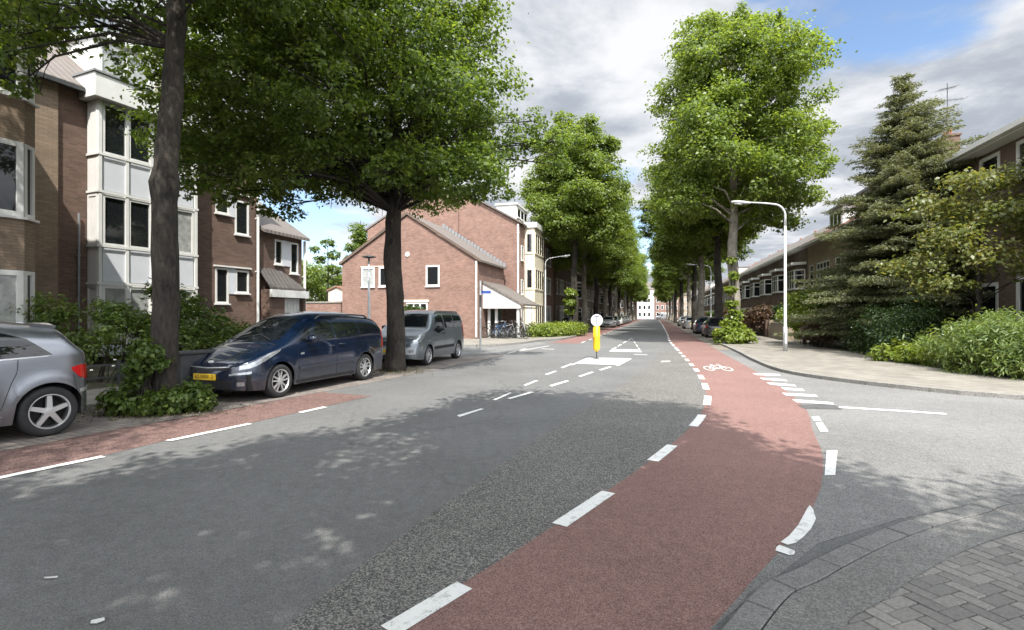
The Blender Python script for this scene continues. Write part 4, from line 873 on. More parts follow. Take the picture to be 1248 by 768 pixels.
def tree(name, label, loc, seed, base_r, fork_z, top_z, bl, n_leaf, leaf, lmat, bmat, lean=(0, 0), swell=None, group=None, twigs=34, tight=.2, flat_=.62, limb_from=None, cat='tree', extra=None):
    rg = np.random.default_rng(seed); t = thing(name, label, cat, loc, 0, group)
    trunk_mesh(rg, base_r, fork_z, top_z, bl, lean, bmat, t, swell, limb_from)
    P, O = crown_points(rg, bl, n_leaf, twigs, tight, flat_)
    leaf_object('crown', P, leaf, lmat, t, rg, O); return t

rg = np.random.default_rng(11)
LROW = 'street trees along the left kerb'; RROW = 'street trees along the right kerb'
# large lime by the silver car
b1 = boughs(rg, 8.3, 14.2, 4.3, 22, prof=lambda t: sin(pi * (.2 + .72 * t)) ** .7)
b1 += [(-1.7, .8, 6.95, .5), (-2.3, .4, 6.75, .5), (-.8, .9, 7.25, .5), (-2.9, 1.3, 7.1, .55), (-1.3, -.3, 6.7, .4)]
b1 += [(-3.0, .4, 6.5, .7), (-2.55, -.1, 6.0, .5), (-2.5, .1, 5.55, .32), (-3.3, .9, 7.2, .8), (-2.0, -.6, 6.6, .5), (1.5, .6, 7.5, .7), (-1.2, 0, 7.0, .5), (.9, -.6, 7.0, .5)]
T1 = tree('lime_tree', 'dark thick-trunked tree with burls rising from leafy shoots between silver and blue cars', (-5.92, 8.72, 0), 21, .205, 6.6, 13, b1, 75000, .11, LEAF_DEEP, BARK_DARK, lean=(.2, .3), swell=((3.85, .2, .30), (3.4, .35, .12), (2.6, .3, .10), (1.2, .4, .06)), group=LROW, limb_from=6.2)
# the broad lime in the middle left
rg = np.random.default_rng(5)
b2 = boughs(rg, 7.6, 13.0, 4.5, 26, centre=(-1.5, 0), prof=lambda t: (sin(pi * (.28 + .64 * t))) ** .6)
def ring(n, r, z, s, a0=0, cx=-1.55, jz=.25, sq=1.0):
    return [(cx + r * cos(a0 + 2 * pi * k / n) + rg.normal() * .2, r * sq * sin(a0 + 2 * pi * k / n) + rg.normal() * .2, z + rg.normal() * jz, s * rg.uniform(.85, 1.15)) for k in range(n)]
b2 += ring(7, 1.5, 6.3, 1.15) + ring(11, 3.0, 6.05, 1.15, .3) + ring(13, 4.1, 6.4, 1.1, .1, jz=.4) + ring(13, 4.3, 7.9, 1.1, .2, jz=.4) + ring(9, 3.0, 7.4, 1.2, .5)
b2 += [(.9, -.5, 5.35, .8), (-.9, -.7, 5.3, .8), (-.3, .9, 5.4, .8), (-1.8, -.2, 5.45, .9), (.2, -1.2, 5.6, .9)]
b2 += [(-5.9, -.6, 6.3, .8), (-5.2, -1.2, 5.2, .7), (-4.3, -2.2, 5.1, .7), (-2.0, -3.0, 5.0, .7), (.4, -2.6, 5.1, .65), (1.9, -1.6, 5.1, .6), (2.9, .2, 5.3, .6), (-3.6, .6, 4.9, .7), (-5.0, .4, 5.3, .8), (-3.0, -2.2, 5.35, .8), (1.2, -2.0, 5.5, .75), (2.6, -.6, 5.7, .7), (-1.4, -2.8, 5.5, .7), (4.5, 1.9, 7.3, .8), (4.9, 2.1, 6.6, .6), (4.2, 2.0, 8.0, .6), (3.6, 1.6, 7.0, .8), (5.0, 2.2, 7.4, .5)]
T2 = tree('lime_tree', 'broad spreading lime tree in front of the gabled house, casting deep shade', (-3.42, 15.05, 0), 22, .28, 4.9, 11.8, b2, 160000, .122, LEAF_DEEP, BARK_DARK, swell=((3.4, .3, .12), (2.2, .2, .08)), group=LROW, limb_from=4.6, tight=.155, twigs=40)
# trees behind the viewer whose shade lies on the road
T0 = dup(T1, (-8.9, .6, 0), 2.1, 'street tree beside the viewer, seen only by its dappled shade around the silver car', LROW, (1.25, 1.25, 1.0))
rg = np.random.default_rng(8)
edge = [(-5.6, 2.2), (-5.0, 4.0), (-3.7, 5.3), (-2.2, 7.4), (-.9, 9.3), (.8, 10.5), (2.2, 10.0), (3.1, 9.0), (3.2, 6.6), (4.6, 5.4), (5.2, 3.4), (4.4, 1.0)]
def inside(x, y):
    c = False
    for i in range(len(edge)):
        (x0, y0), (x1, y1) = edge[i], edge[i - 1]
        if (y0 > y) != (y1 > y) and x < (x1 - x0) * (y - y0) / (y1 - y0) + x0: c = not c
    return c
cot = cos(SUN_EL) / sin(SUN_EL); b3 = []
for gx in np.arange(-5.6, 5.6, 1.15):
    for gy in np.arange(0.6, 11, 1.15):
        if not inside(gx, gy) or rg.uniform() < .07: continue
        z = 8.2 + 1.6 * rg.uniform(-1, 1) - .12 * ((gx) ** 2 + (gy - 5.5) ** 2) ** .5; b3.append((gx + .13 * cot * z + rg.normal() * .12 - 1.35, gy - .99 * cot * z + rg.normal() * .12 + 1.9, z, .85 * rg.uniform(.9, 1.2)))
T3 = tree('lime_tree', 'tree behind the viewer, seen only by its broad shadow on the road', (1.35, -1.9, 0), 31, .26, 4.8, 10.5, b3, 76000, .16, LEAF, BARK_DARK, group=RROW, tight=.34, twigs=26)
# tall right-hand tree
rg = np.random.default_rng(17)
pr = lambda t: (.55 + .5 * sin(pi * min(1, t * 1.15 + .12)) if t < .62 else 1.02 - 1.75 * (t - .62) ** 1.25)
b4 = boughs(rg, 7.4, 18.0, 4.1, 36, prof=pr)
b4 += [(3.9, -.5, 9.8, 1.2), (4.3, .2, 10.8, 1.1), (3.2, -1.0, 8.0, 1.1), (-3.2, -1.4, 7.6, 1.2), (-3.4, .4, 8.8, 1.2), (4.6, 0, 12.0, .9), (.2, 0, 18.2, .75), (2.6, .6, 15.5, 1.1), (3.6, 1.5, 7.2, 1.1), (-2.3, -1.0, 14.0, 1.0)]
T4 = tree('elm_tree', 'tall tree with a pale ivy-patched trunk, first in the right-hand row, behind the lamp', (12.25, 28.6, 0), 41, .33, 6.0, 16.5, b4, 105000, .185, LEAF, BARK_PALE, group=RROW, tight=.2, twigs=42, limb_from=5.6)
# tall left-hand tree
rg = np.random.default_rng(29)
b5 = boughs(rg, 7.9, 18.2, 4.0, 34, prof=lambda t: .62 + .42 * sin(pi * min(1, t * 1.2 + .1)) if t < .6 else 1.0 - 1.7 * (t - .6) ** 1.2)
b5 += [(-3.2, -.8, 8.6, 1.2), (-2.9, -1.2, 11.0, 1.3), (3.4, -.6, 12.5, 1.1), (2.8, -1.2, 9, 1.2), (-2.4, -.8, 14, 1.0), (2.9, -.8, 16.0, .9)]
T5 = tree('elm_tree', 'tall tree beside the left lamp post, first in the far left row, sunlit crown', (5.35, 44.3, 0), 51, .33, 6.2, 16.6, b5, 80000, .225, LEAF, BARK_DARK, group=LROW, tight=.21, twigs=40, limb_from=5.8)
rnd = random.Random(6)
for k, Y in enumerate((37.2, 45.5, 56.5, 68.5, 81, 93, 105, 118, 131, 145, 160, 176, 192)):
    lab = f'leafy street tree, {ords[k + 1]} in the right-hand row counting from the lamp post' if k < 6 else 'leafy street tree merged with its neighbours far down the right row'
    dup(T4 if k % 2 else T5, (0.277 * Y + 4.35 + rnd.uniform(-.3, .3), Y, 0), 1.3 + k * 1.7, lab, RROW, (rnd.uniform(.92, 1.08), rnd.uniform(.92, 1.08), rnd.uniform(.86, .98)))
for k, Y in enumerate((52.3, 61, 70.5, 81, 92, 103, 115, 128, 141, 155, 170, 186)):
    lab = f'leafy street tree, {ords[k + 1]} in the far left row counting from the left lamp post' if k < 6 else 'leafy street tree far down the left-hand row, merged with its neighbours'
    dup(T5 if k % 2 else T4, (0.277 * Y - 6.95 + rnd.uniform(-.3, .3), Y, 0), .6 + k * 2.1, lab, LROW, (rnd.uniform(.98, 1.1), rnd.uniform(.98, 1.1), rnd.uniform(.84, .96)))
# smaller trees beyond the left garden wall
rg = np.random.default_rng(61)
tree('garden_tree', 'dense round green tree behind the brick garden wall', (-18.2, 46, 0), 62, .2, 2.2, 6.2, boughs(rg, 2.2, 6.0, 2.7, 16, prof=lambda t: .75 + .3 * sin(pi * t)), 15000, .2, LEAF, BARK_DARK, tight=.28)
tree('garden_tree', 'thin airy sapling against the sky beside the gabled house', (-14.6, 41, 0), 63, .09, 3.5, 7.6, [(0, 0, 7.3, .5), (.4, .2, 6.4, .5), (-.6, 0, 6.0, .45), (.5, -.3, 5.2, .6), (-.4, .3, 4.6, .6), (.8, 0, 4.2, .5), (-1.0, 0, 6.8, .4)], 2600, .2, LEAF_BUSH, BARK_DARK, tight=.3, twigs=16)
tree('garden_tree', 'pointed dark green tree peeking over the gabled house roof', (-15.8, 54, 0), 64, .25, 2.5, 11.5, boughs(rg, 3, 10.8, 2.6, 18, prof=lambda t: 1.05 - .85 * t), 14000, .24, LEAF_DEEP, BARK_DARK, tight=.28)
tree('garden_tree', 'big green tree behind the apartment wing', (-27, 52, 0), 65, .3, 3, 8.6, boughs(rg, 3, 8.2, 4.2, 18, prof=lambda t: .8 + .3 * sin(pi * t)), 14000, .28, LEAF, BARK_DARK, tight=.28)
# light-leaved maple by the right house
rg = np.random.default_rng(71)
bm_ = [(-.9, -.8, 5.8, .8), (.5, -.6, 6.0, .8), (-1.6, 0, 5.1, .8), (1.3, -.5, 5.2, .9), (-.4, -1.4, 4.7, .8), (.9, -1.5, 4.2, .8), (-1.7, -1.0, 4.0, .8), (.1, 0.3, 5.0, 1.0), (2.0, -.3, 4.4, .8), (-1.0, -1.7, 3.3, .8), (1.7, -1.2, 3.2, .7), (.3, -1.9, 2.9, .7), (2.4, .6, 5.4, .7), (-2.4, -.3, 3.2, .8), (-2.0, -.9, 2.5, .7)]
tree('maple_tree', 'airy yellow-green maple with drooping branches in front of the dark brick house', (15.7, 17.4, .08), 72, .11, 1.6, 5.6, bm_, 11000, .14, LEAF_MAPLE, BARK_DARK, tight=.34, twigs=26, flat_=.45)

# fir tree: whorls of drooping branches carrying flat sprays
def fir(loc, H, Rb, seed, label):
    rg = np.random.default_rng(seed); t = thing('fir_tree', label, 'tree', loc); m = MB(); m.tube([(0, 0, -.1), (.03, 0, H * .5), (0, 0, H)], [.19, .11, .015], 9); P = []; A = []; O = []
    z = .9
    while z < H - .15:
        f = (z - .6) / (H - .6); r = Rb * (1 - f) ** .80 * (.62 + .38 * min(1, (1 - f) * 4)) + .12; nb = int(10 + 5 * (1 - f)); a0 = rg.uniform(0, 6.28)
        for k in range(nb):
            a = a0 + 2 * pi * k / nb + rg.uniform(-.25, .25); L = r * rg.uniform(.55, 1.22) * (1.06 + .20 * cos(a)); zz = z + rg.uniform(-.26, .26); up = .28 * f - .02; d = Vector((cos(a), sin(a), 0)); s = Vector((-sin(a), cos(a), 0))
            line = [Vector((0, 0, zz)) + d * (L * q) + Vector((0, 0, L * (up * q + .12 * q - .34 * q * q + .16 * q ** 3))) for q in np.linspace(0, 1, 6)]
            m.tube([line[0], line[2], line[5]], [.028 * (1 - f) + .01, .016, .005], 5)
            for q in np.linspace(.14, 1, max(4, int(L * 7.5))):
                i = min(4, int(q * 5)); c = line[i].lerp(line[i + 1], q * 5 - i)
                w = (1 - q) * L * .34 + .13
                for sd in (-1, 1):
                    for u in np.arange(.06, w, .085):
                        p = c + s * (sd * u) + d * (u * .45) + Vector((0, 0, -u * .2 + rg.normal() * .025)); P.append(p); v = s * sd * .75 + d * .7; A.append(v); O.append((0, 0, 1))
                P.append(c); A.append(d); O.append((0, 0, 1))
        z += .30 + .10 * (1 - f)
    m.build('trunk', BARK_DARK, t, smooth=True); P = np.array(P); A = np.array(A); P2 = np.concatenate([P] + [P + rg.normal(size=P.shape) * np.array([.07, .07, .05]) for _ in range(2)]); A2 = np.concatenate([A] * 3)
    leaf_object('crown', P2, .17, NEEDLE, t, rg, up=.7, ratio=.24, droop=.12, fold=.05, along=A2); return t
fir((16.5, 21.9, .08), 11.7, 4.6, 81, 'tall grey-green fir tree with layered drooping boughs by the right pavement')

def shrub(name, label, loc, boxes, n, leaf, mat, seed, ratio=.55, up=.7, cat='shrub', twigs=30, tight=.3, stems=6, droop=.35, group=None, long=False):
    """Leafy plant: boxes are (x, y, z, r) leaf masses; stems run up into them."""
    rg = np.random.default_rng(seed); t = thing(name, label, cat, loc, 0, group); m = MB()
    for b in boxes:
        for _ in range(stems): m.tube([(b[0] * .55 + rg.normal() * .1, b[1] * .55 + rg.normal() * .1, -.03), (b[0] * .8, b[1] * .8, b[2] * .5), (b[0] + rg.normal() * b[3] * .4, b[1] + rg.normal() * b[3] * .4, b[2] + b[3] * .35)], [.016, .012, .004], 5)
    m.build('stem', BARK_DARK, t); P, O = crown_points(rg, boxes, n, twigs, tight, .8); P[:, 2] = np.maximum(P[:, 2], .02)
    leaf_object('foliage', P, leaf, mat, t, rg, O, up=up, ratio=ratio, droop=droop); return t
# shoots at the foot of the near tree
shrub('tree_shoots', 'low leafy shoots around the foot of the thick dark trunk', (-5.92, 8.6, .02), [(-.62, .05, .2, .26), (-.42, -.2, .2, .25), (.28, -.25, .2, .26), (.55, -.02, .24, .28), (.72, .1, .16, .2), (-.1, -.3, .14, .18), (-.12, -.22, .75, .2), (0, -.2, .95, .2), (-.2, -.2, .55, .16), (-.05, -.25, 1.12, .12), (.12, -.15, .8, .14)], 5200, .085, LEAF_BUSH, 91, .75, group=None, droop=.5)
shrub('tree_shoots', 'bright yellow-green leafy shoots around the first pale trunk on the right', (12.0, 28.0, .05), [(-.5, -.1, .45, .5), (.35, -.2, .5, .55), (-.1, -.4, .4, .45), (.7, .1, .4, .4), (-.15, -.1, 1.0, .42), (.05, 0, 1.5, .35), (-.1, .1, 2.2, .3), (-.2, -.1, 2.9, .28), (.0, 0, 3.7, .26), (-.15, 0, 4.5, .24)], 5200, .19, LEAF_LIGHT, 92, .75)
shrub('tree_shoots', 'small leafy shoots halfway up the first far-left trunk', (5.2, 43.9, .1), [(-.35, -.2, 2.6, .5), (-.3, -.2, 3.4, .45), (-.4, 0, 1.8, .35), (0, -.3, .5, .5), (.5, -.3, .4, .5)], 2000, .22, LEAF_LIGHT, 93, .75)
# left front-garden shrubs
sh = [(-.2, 0, 1.0, .7), (.9, .2, 1.3, .75), (-1.3, .1, 1.3, .7), (-.6, -.2, 1.9, .5), (1.7, .5, 1.1, .7), (.5, .2, 1.95, .5), (1.6, .7, 1.9, .45), (-1.9, 0, .8, .6), (2.4, .8, .8, .6), (2.2, .9, 1.7, .4), (-1.2, .1, 2.05, .35)]
shrub('garden_shrub', 'large loose shrub in front of the apartment block, behind the silver car', (-9.5, 11.5, .1), [(b[0], b[1], b[2] * .84, b[3] * .88) for b in sh], 10500, .115, LEAF_BUSH, 94, .42, tight=.32, twigs=22)
shrub('garden_shrub', 'tall shrub below the white bay windows, left of the dark trunk', (-8.9, 14.2, .1), [(0, 0, 1.0, .7), (-.9, .2, 1.2, .6), (.8, .3, 1.0, .6), (-.2, .1, 1.8, .45), (-.8, .1, 2.1, .35)], 6000, .13, LEAF_BUSH, 95, .45, tight=.32, twigs=22)
shrub('garden_shrub', 'small pale shrub by the brick wall right of the dark trunk', (-8.05, 14.9, .1), [(0, 0, .5, .45), (.5, .1, .6, .4), (.2, 0, 1.0, .35)], 2600, .10, LEAF_LIGHT, 96, .6)
shrub('garden_shrub', 'dark broad-leaved shrub at the brick gable between blue van and tree', (-5.2, 28.3, .1), [(-.4, 0, .8, .6), (.5, 0, .8, .6), (0, 0, 1.5, .55), (-.5, .1, 1.7, .4)], 3200, .2, LEAF_HEDGE, 97, .5)
fl = thing('white_flowers', 'cluster of small white flowers behind the low dark fence', 'flowers', (-8.6, 10.6, .1)); rg = np.random.default_rng(98)
m = MB(); st_ = MB()
for _ in range(46):
    x, y = rg.uniform(-.9, .9), rg.uniform(-.35, .35); h = rg.uniform(.35, .62); y += x * .8; st_.tube([(x, y, 0), (x + .02, y, h)], .004, 4)
    if _ % 2 == 0: m.lathe([(0, -.005), (.035, .012), (.02, .03), (0, .025)], 6, Matrix.Translation((x + .02, y, h)))
st_.build('stem', LEAF_HEDGE, fl); m.build('blossoms', flat('white_petals', (.75, .75, .72), .6), fl)
# right hedges
def hedge_line(pts, h, w, rg, n=9, base=.35):
    out = []
    L = spline(pts, .55)
    for x, y in L:
        for z in np.arange(base, h, .5): out.append((x + rg.normal() * .12, y + rg.normal() * .12, min(z + rg.uniform(-.1, .12), h - .25), w * rg.uniform(.85, 1.15)))
    return out
rg = np.random.default_rng(101)
hb = hedge_line([(3.2, -4.2), (1.6, -2.2), (.5, -.3), (.5, 1.6), (.7, 2.6)], 1.25, .62, rg) + hedge_line([(4.2, -3.4), (2.6, -1.4), (1.5, .4), (1.5, 2.4)], 1.42, .6, rg)
shrub('bamboo_hedge', 'wide bright green bamboo hedge along the right pavement', (11.9, 12.6, .08), hb, 42000, .165, LEAF_BAMBOO, 102, .24, up=.55, cat='hedge', twigs=26, tight=.3, stems=2, droop=.55)
hb = hedge_line([(-1.3, -1.9), (-.8, -.4), (0, 1.4), (.7, 3)], 1.75, .62, rg) + hedge_line([(-.3, -1.7), (.5, .2), (1.2, 2.2)], 2.0, .6, rg)
shrub('clipped_hedge', 'dense dark green hedge at the foot of the fir tree', (14.7, 19.7, .08), hb, 24000, .10, LEAF_HEDGE, 103, .5, cat='hedge', tight=.32, stems=2)
shrub('garden_shrub', 'low spreading light green shrub spilling onto the pavement between two hedges', (12.6, 16.5, .08), [(0, 0, .3, .4), (.5, .6, .35, .45), (-.2, .8, .3, .35), (.1, -.6, .25, .35), (.6, -.2, .5, .4)], 3400, .15, LEAF_LIGHT, 104, .3, droop=.6)
shrub('garden_shrub', 'fresh green shrub beside the lamp post in front of the fir', (15.4, 26.6, .08), [(0, 0, 1.0, .8), (.3, .4, 1.9, .8), (-.2, .8, 1.4, .8), (.6, 0, 2.6, .6), (0, 1.0, 2.3, .6)], 8000, .16, LEAF_LIGHT, 105, .6)
shrub('garden_shrub', 'russet brown shrub between lamp post and fresh green shrub', (14.6, 25.0, .08), [(0, 0, .6, .5), (.4, .8, .8, .55), (.2, -.6, .5, .45), (.3, .2, 1.2, .45)], 3600, .13, LEAF_RUSSET, 106, .5)
shrub('garden_shrub', 'rounded russet shrub over the low garden wall past the bright shoots', (18.6, 38.3, .08), [(0, 0, 1.1, .8), (-.2, 1.2, 1.2, .8), (.4, -.8, 1.3, .7), (.2, .4, 1.9, .6)], 4200, .18, LEAF_RUSSET, 107, .6)
shrub('garden_shrub', 'yellow-green shrub behind the low garden wall near the lamp post', (18.4, 34.6, .08), [(0, 0, .9, .5), (.5, .3, 1.2, .5), (.1, .5, 1.5, .45)], 2600, .17, LEAF_LIGHT, 108, .6)
shrub('garden_shrub', 'dark shrub in front of the bay-windowed houses', (18.9, 35.8, .08), [(0, 0, 1.0, .7), (.5, .8, 1.3, .7), (0, .4, 1.8, .5)], 3600, .17, LEAF_HEDGE, 109, .6)
for k in range(6):
    Y = 44 + k * 9.5; shrub('garden_shrub', f'front garden shrub, {ords[k]} beyond the russet shrub on the right', (0.277 * Y + 9.2, Y, .08), [(0, 0, .9, .7), (.2, 1.1, 1.2, .8), (-.1, .6, 1.7, .6)], 1500, .26, [LEAF_HEDGE, LEAF_BUSH, LEAF_RUSSET][k % 3], 120 + k, .6, group='front garden shrubs on the right')
# bright hedge at the left corner
hb = [(x, y, z, .5) for t in np.linspace(0, 1, 11) for (x, y) in ((-1.6 + 3.9 * t, -2.9 + 5.4 * t), (-.7 + 2.9 * t, -3.0 + 4.4 * t), (-1.9 + 3.6 * t, -1.9 + 5.2 * t)) for z in (.3, .55)]
shrub('low_hedge', 'low bright yellow-green hedge at the corner below the left lamp post', (3.1, 38.6, .1), hb, 12000, .15, LEAF_LIGHT, 130, .6, cat='hedge', stems=1, tight=.35)
# weeds and fallen leaves along the parking strip, one mass nobody could count
rg = np.random.default_rng(140); P = []
kl = [p for p in KERB_LN if 2 < p[1] < 18]
for _ in range(2400):
    p = kl[rg.integers(0, len(kl))]; d = abs(rg.normal()) * .22; P.append((p[0] + d * .9 + rg.normal() * .05, p[1] - d * .4 + rg.normal() * .15, .016 + rg.uniform(0, .02)))
for _ in range(1500): P.append((-6.0 + rg.normal() * .6, 8.55 + rg.normal() * .3, .016 + rg.uniform(0, .03)))
for _ in range(900): P.append((-3.4 + rg.normal() * .5, 14.9 + rg.normal() * .6, .016 + rg.uniform(0, .05)))
P = np.array(P); o = leaf_object('weeds', P, .038, LEAF_DRY, None, rg, up=1.2); tag(o, 'weeds and dead leaves scattered along the left gutter', 'weeds', kind='stuff')
# ------------------------------------------------------------------ vehicles
def curve(pts):
    xs = [p[0] for p in pts]; ys = [p[1] for p in pts]
    return lambda x: float(np.interp(x, xs, ys))
def smooth_curve(pts):
    sp = spline(pts, .02); xs = np.maximum.accumulate([p[0] for p in sp]); ys = [p[1] for p in sp]
    return lambda x: float(np.interp(x, xs, ys))

class Car:
    def __init__(s, root, L, W, top, belt, wheels, wr, paint, sill=.2, lean=.30, front=(.42, 3.2), rear=(.30, 4.0), corner=3.4, flare=.03, name='body'):
        s.root, s.L, s.W = root, L, W; s.wheels, s.wr = wheels, wr; ztop = smooth_curve(top); zb_ = smooth_curve(belt); h = W / 2
        xs = set(np.linspace(0, L, 76)) | {L * .5 * (1 - cos(k * pi / 40)) for k in range(41)}
        for w in wheels: xs |= set(np.linspace(w - wr - .12, w + wr + .12, 30))
        xs = sorted(x for x in xs if 0 <= x <= L); xs = [x for i, x in enumerate(xs) if i == 0 or x - xs[i - 1] > .004] ; xs[-1] = L
        ar = wr + .055
        def hw(x):
            f = 1.0
            if x < front[0]: f = max(0, 1 - ((front[0] - x) / front[0]) ** front[1]) ** (1 / front[1])
            if x > L - rear[0]: f = min(f, max(0, 1 - ((x - L + rear[0]) / rear[0]) ** rear[1]) ** (1 / rear[1]))
            return h * (f * .985 + .0)
        vs = []; NL, NU = 9, 10
        for x in xs:
            w = hw(x); zl = sill + .06 * (max(0, 1 - x / .5) ** 2 + max(0, 1 - (L - x) / .5) ** 2); arch = 0
            for c in wheels:
                d = abs(x - c)
                if d < ar: zl = max(zl, wr + sqrt(max(0, ar * ar - d * d)))
            zt = ztop(x); zb = min(zb_(x), zt - .03); g = zt - zb; e = 2.3 + (corner - 2.3) * min(1, g / .45); ring = []
            for k in range(NL):
                f = k / (NL - 1); z = zl + (zb - zl) * f; zn = (z - sill) / max(.2, zb_(x) - sill)
                y = w * (1 - .055 * max(0, .42 - zn) ** 1.2 / .42 - .03 * max(0, zn - .62) ** 1.5 / .2)
                for c in wheels:
                    r = sqrt((x - c) ** 2 + (z - wr) ** 2); y += flare * math.exp(-((r - ar - .02) / .09) ** 2) * (w / h) * (z > wr * .6)
                ring.append((x, y, z))
            yb = ring[-1][1]
            for k in range(1, NU + 1):
                a = k / NU * pi / 2; cy_, sz = cos(a) ** (2 / e), sin(a) ** (2 / e); y = max(0, (yb - lean * g * sz)) * cy_; ring.append((x, y if k < NU else 0, zb + g * sz))
            vs.append(ring)
        n = len(vs[0]); V = []; F = []
        for r in vs: V += r + [(x, -y, z) for x, y, z in r[:-1]]
        m_ = 2 * n - 1
        def idx(i, k, sd): return i * m_ + (k if sd > 0 or k == n - 1 else n + k)
        for i in range(len(xs) - 1):
            for k in range(n - 1):
                F.append((idx(i, k, 1), idx(i + 1, k, 1), idx(i + 1, k + 1, 1), idx(i, k + 1, 1))); F.append((idx(i, k, -1), idx(i, k + 1, -1), idx(i + 1, k + 1, -1), idx(i + 1, k, -1)))
        mb = MB(); mb.v = V; mb.f = F; s.body = mb.build(name, paint, root, smooth=True)
        me = s.body.data; s.bvh = BVHTree.FromPolygons([v.co.copy() for v in me.vertices], [tuple(p.vertices) for p in me.polygons])
        u = MB(); x0, x1 = .22, L - .22; u.box(x0, -h + .27, sill + .0, x1, h - .27, sill + .42)
        for a, b in ((x0, wheels[0] - ar), (wheels[0] + ar, wheels[1] - ar), (wheels[1] + ar, x1)): u.box(a, -h + .1, sill + .02, b, h - .1, sill + .3)
        u.build('underbody', BLACK, root)
    def hit(s, a, b, axis):
        if axis == 'L': o, d = Vector((a, -3, b)), Vector((0, 1, 0))
        elif axis == 'R': o, d = Vector((a, 3, b)), Vector((0, -1, 0))
        elif axis == 'F': o, d = Vector((-2, a, b)), Vector((1, 0, 0))
        elif axis == 'B': o, d = Vector((s.L + 2, a, b)), Vector((-1, 0, 0))
        else: o, d = Vector((a, b, 5)), Vector((0, 0, -1))
        r = s.bvh.ray_cast(o, d); return (r[0], -d if r[1] is None else (r[1] if r[1].dot(d) < 0 else -r[1]))
    def patch(s, name, low, high, axis, mat, off=.004, nx=26, nz=10, parent=None, sink=.012):
        """A panel fitted to the body between two curves of the same view."""
        lo, hi = curve_pts(low, nx), curve_pts(high, nx); V = []; ok = []
        for i in range(nx + 1):
            for k in range(nz + 1):
                f = k / nz; a = lo[i][0] + (hi[i][0] - lo[i][0]) * f; b = lo[i][1] + (hi[i][1] - lo[i][1]) * f; p, nn = s.hit(a, b, axis)
                ok.append(p is not None); V.append((p + nn * off, p - nn * sink) if p is not None else (Vector(), Vector()))
        m_ = MB(); W = nz + 1; id_ = lambda i, k: i * W + k; m_.v = [tuple(v[0]) for v in V] + [tuple(v[1]) for v in V]; T = len(V)
        for i in range(nx):
            for k in range(nz):
                q = (id_(i, k), id_(i + 1, k), id_(i + 1, k + 1), id_(i, k + 1))
                if all(ok[j] for j in q): m_.f.append(q)
        rim = [id_(i, 0) for i in range(nx + 1)] + [id_(nx, k) for k in range(1, W)] + [id_(i, nz) for i in range(nx - 1, -1, -1)] + [id_(0, k) for k in range(nz - 1, 0, -1)]
        for j in range(len(rim)):
            a, b = rim[j], rim[(j + 1) % len(rim)]
            if ok[a] and ok[b]: m_.f.append((a, b, T + b, T + a))
        return m_.build(name, mat, parent or s.root, smooth=False) if False else s._sm(m_.build(name, mat, parent or s.root))
    def _sm(s, o):
        for p in o.data.polygons: p.use_smooth = len(o.data.polygons) > 3
        try: o.data.set_sharp_from_angle(angle=R(45))
        except Exception: pass
        return o
    def seam(s, pts, axis, w=.008, mat=None, name='panel_gap', parent=None):
        out = []; P = spline(pts, .05)
        m_ = MB()
        for i in range(len(P) - 1):
            a, n1 = s.hit(*P[i], axis); b, n2 = s.hit(*P[i + 1], axis)
            if a is None or b is None: continue
            t = (b - a).normalized(); c = t.cross(n1).normalized() * w / 2
            m_.add([a + n1 * .0025 - c, a + n1 * .0025 + c, b + n2 * .0025 + c, b + n2 * .0025 - c], [(0, 1, 2, 3)])
        return m_.build(name, mat or BLACK, parent or s.body, recalc=False)
    def wheels_(s, spokes=5, double=False, inset=.015, rim=.7, full=True):
        wh = None
        for c in s.wheels:
            for sd in (-1, 1):
                y = sd * (s.W / 2 - inset); r = s.wr; Mx = Matrix.Translation((c, y, r)) @ Matrix.Rotation(R(90) * sd, 4, 'X')
                m_ = MB(); m_.lathe([(r * .70, -.0), (r * .74, .006), (r * .90, .012), (r * .965, -.004), (r, -.03), (r, -.18), (r * .95, -.205), (r * .6, -.205), (r * .6, -.02)], 36, Mx @ Matrix.Scale(-1, 4, (0, 0, 1)) if False else Mx @ Matrix.Diagonal((1, 1, -1, 1)) if False else Matrix.Translation((c, y, r)) @ Matrix.Rotation(-R(90) * sd, 4, 'X') @ Matrix.Diagonal((1, 1, 1, 1)), close=True)
                t = m_.build('wheel', RUBBER, s.root, smooth=True)
                if not full: 
                    m_ = MB(); m_.lathe([(0, -.004), (r * .2, -.004), (r * .66, -.012), (r * .70, -.03)], 20, Matrix.Translation((c, y, r)) @ Matrix.Rotation(-R(90) * sd, 4, 'X')); m_.build('rim', ALLOY, t); continue
                B = Matrix.Translation((c, y, r)) @ Matrix.Rotation(-R(90) * sd, 4, 'X')
                k = MB(); k.lathe([(0, -.09), (r * .69, -.09)], 28, B); k.build('spoke_backing', BLACK, t)  # plain black disc backing the spokes
                m_ = MB(); m_.lathe([(r * .70, .004), (r * .70, -.10), (r * .655, -.10), (r * .64, -.012), (r * .665, .004)], 40, B, close=True)
                m_.lathe([(0, -.004), (r * .12, -.006), (r * .2, -.018), (r * .2, -.06)], 20, B)
                for q in range(spokes):
                    for dx in ((-.11, .11) if double else (0,)):
                        a = 2 * pi * q / spokes + pi / 2 + dx * 1.4; w0, w1 = (.045, .038) if double else (.10, .062)
                        u = Vector((cos(a), sin(a))); v = Vector((-u.y, u.x)); v0 = v * dx * r * .5
                        pts = [v0 * .4 + u * r * .12 - v * r * w0, v0 * .4 + u * r * .12 + v * r * w0, v0 + u * r * .66 + v * r * w1 * 1.3, v0 + u * r * .66 - v * r * w1 * 1.3]
                        f = [B @ Vector((p.x, p.y, -.008 if i < 2 else -.014)) for i, p in enumerate(pts)]; bk = [B @ Vector((p.x, p.y, -.055)) for p in pts]; m_.hull(bk, f)
                m_.build('rim', ALLOY, t)
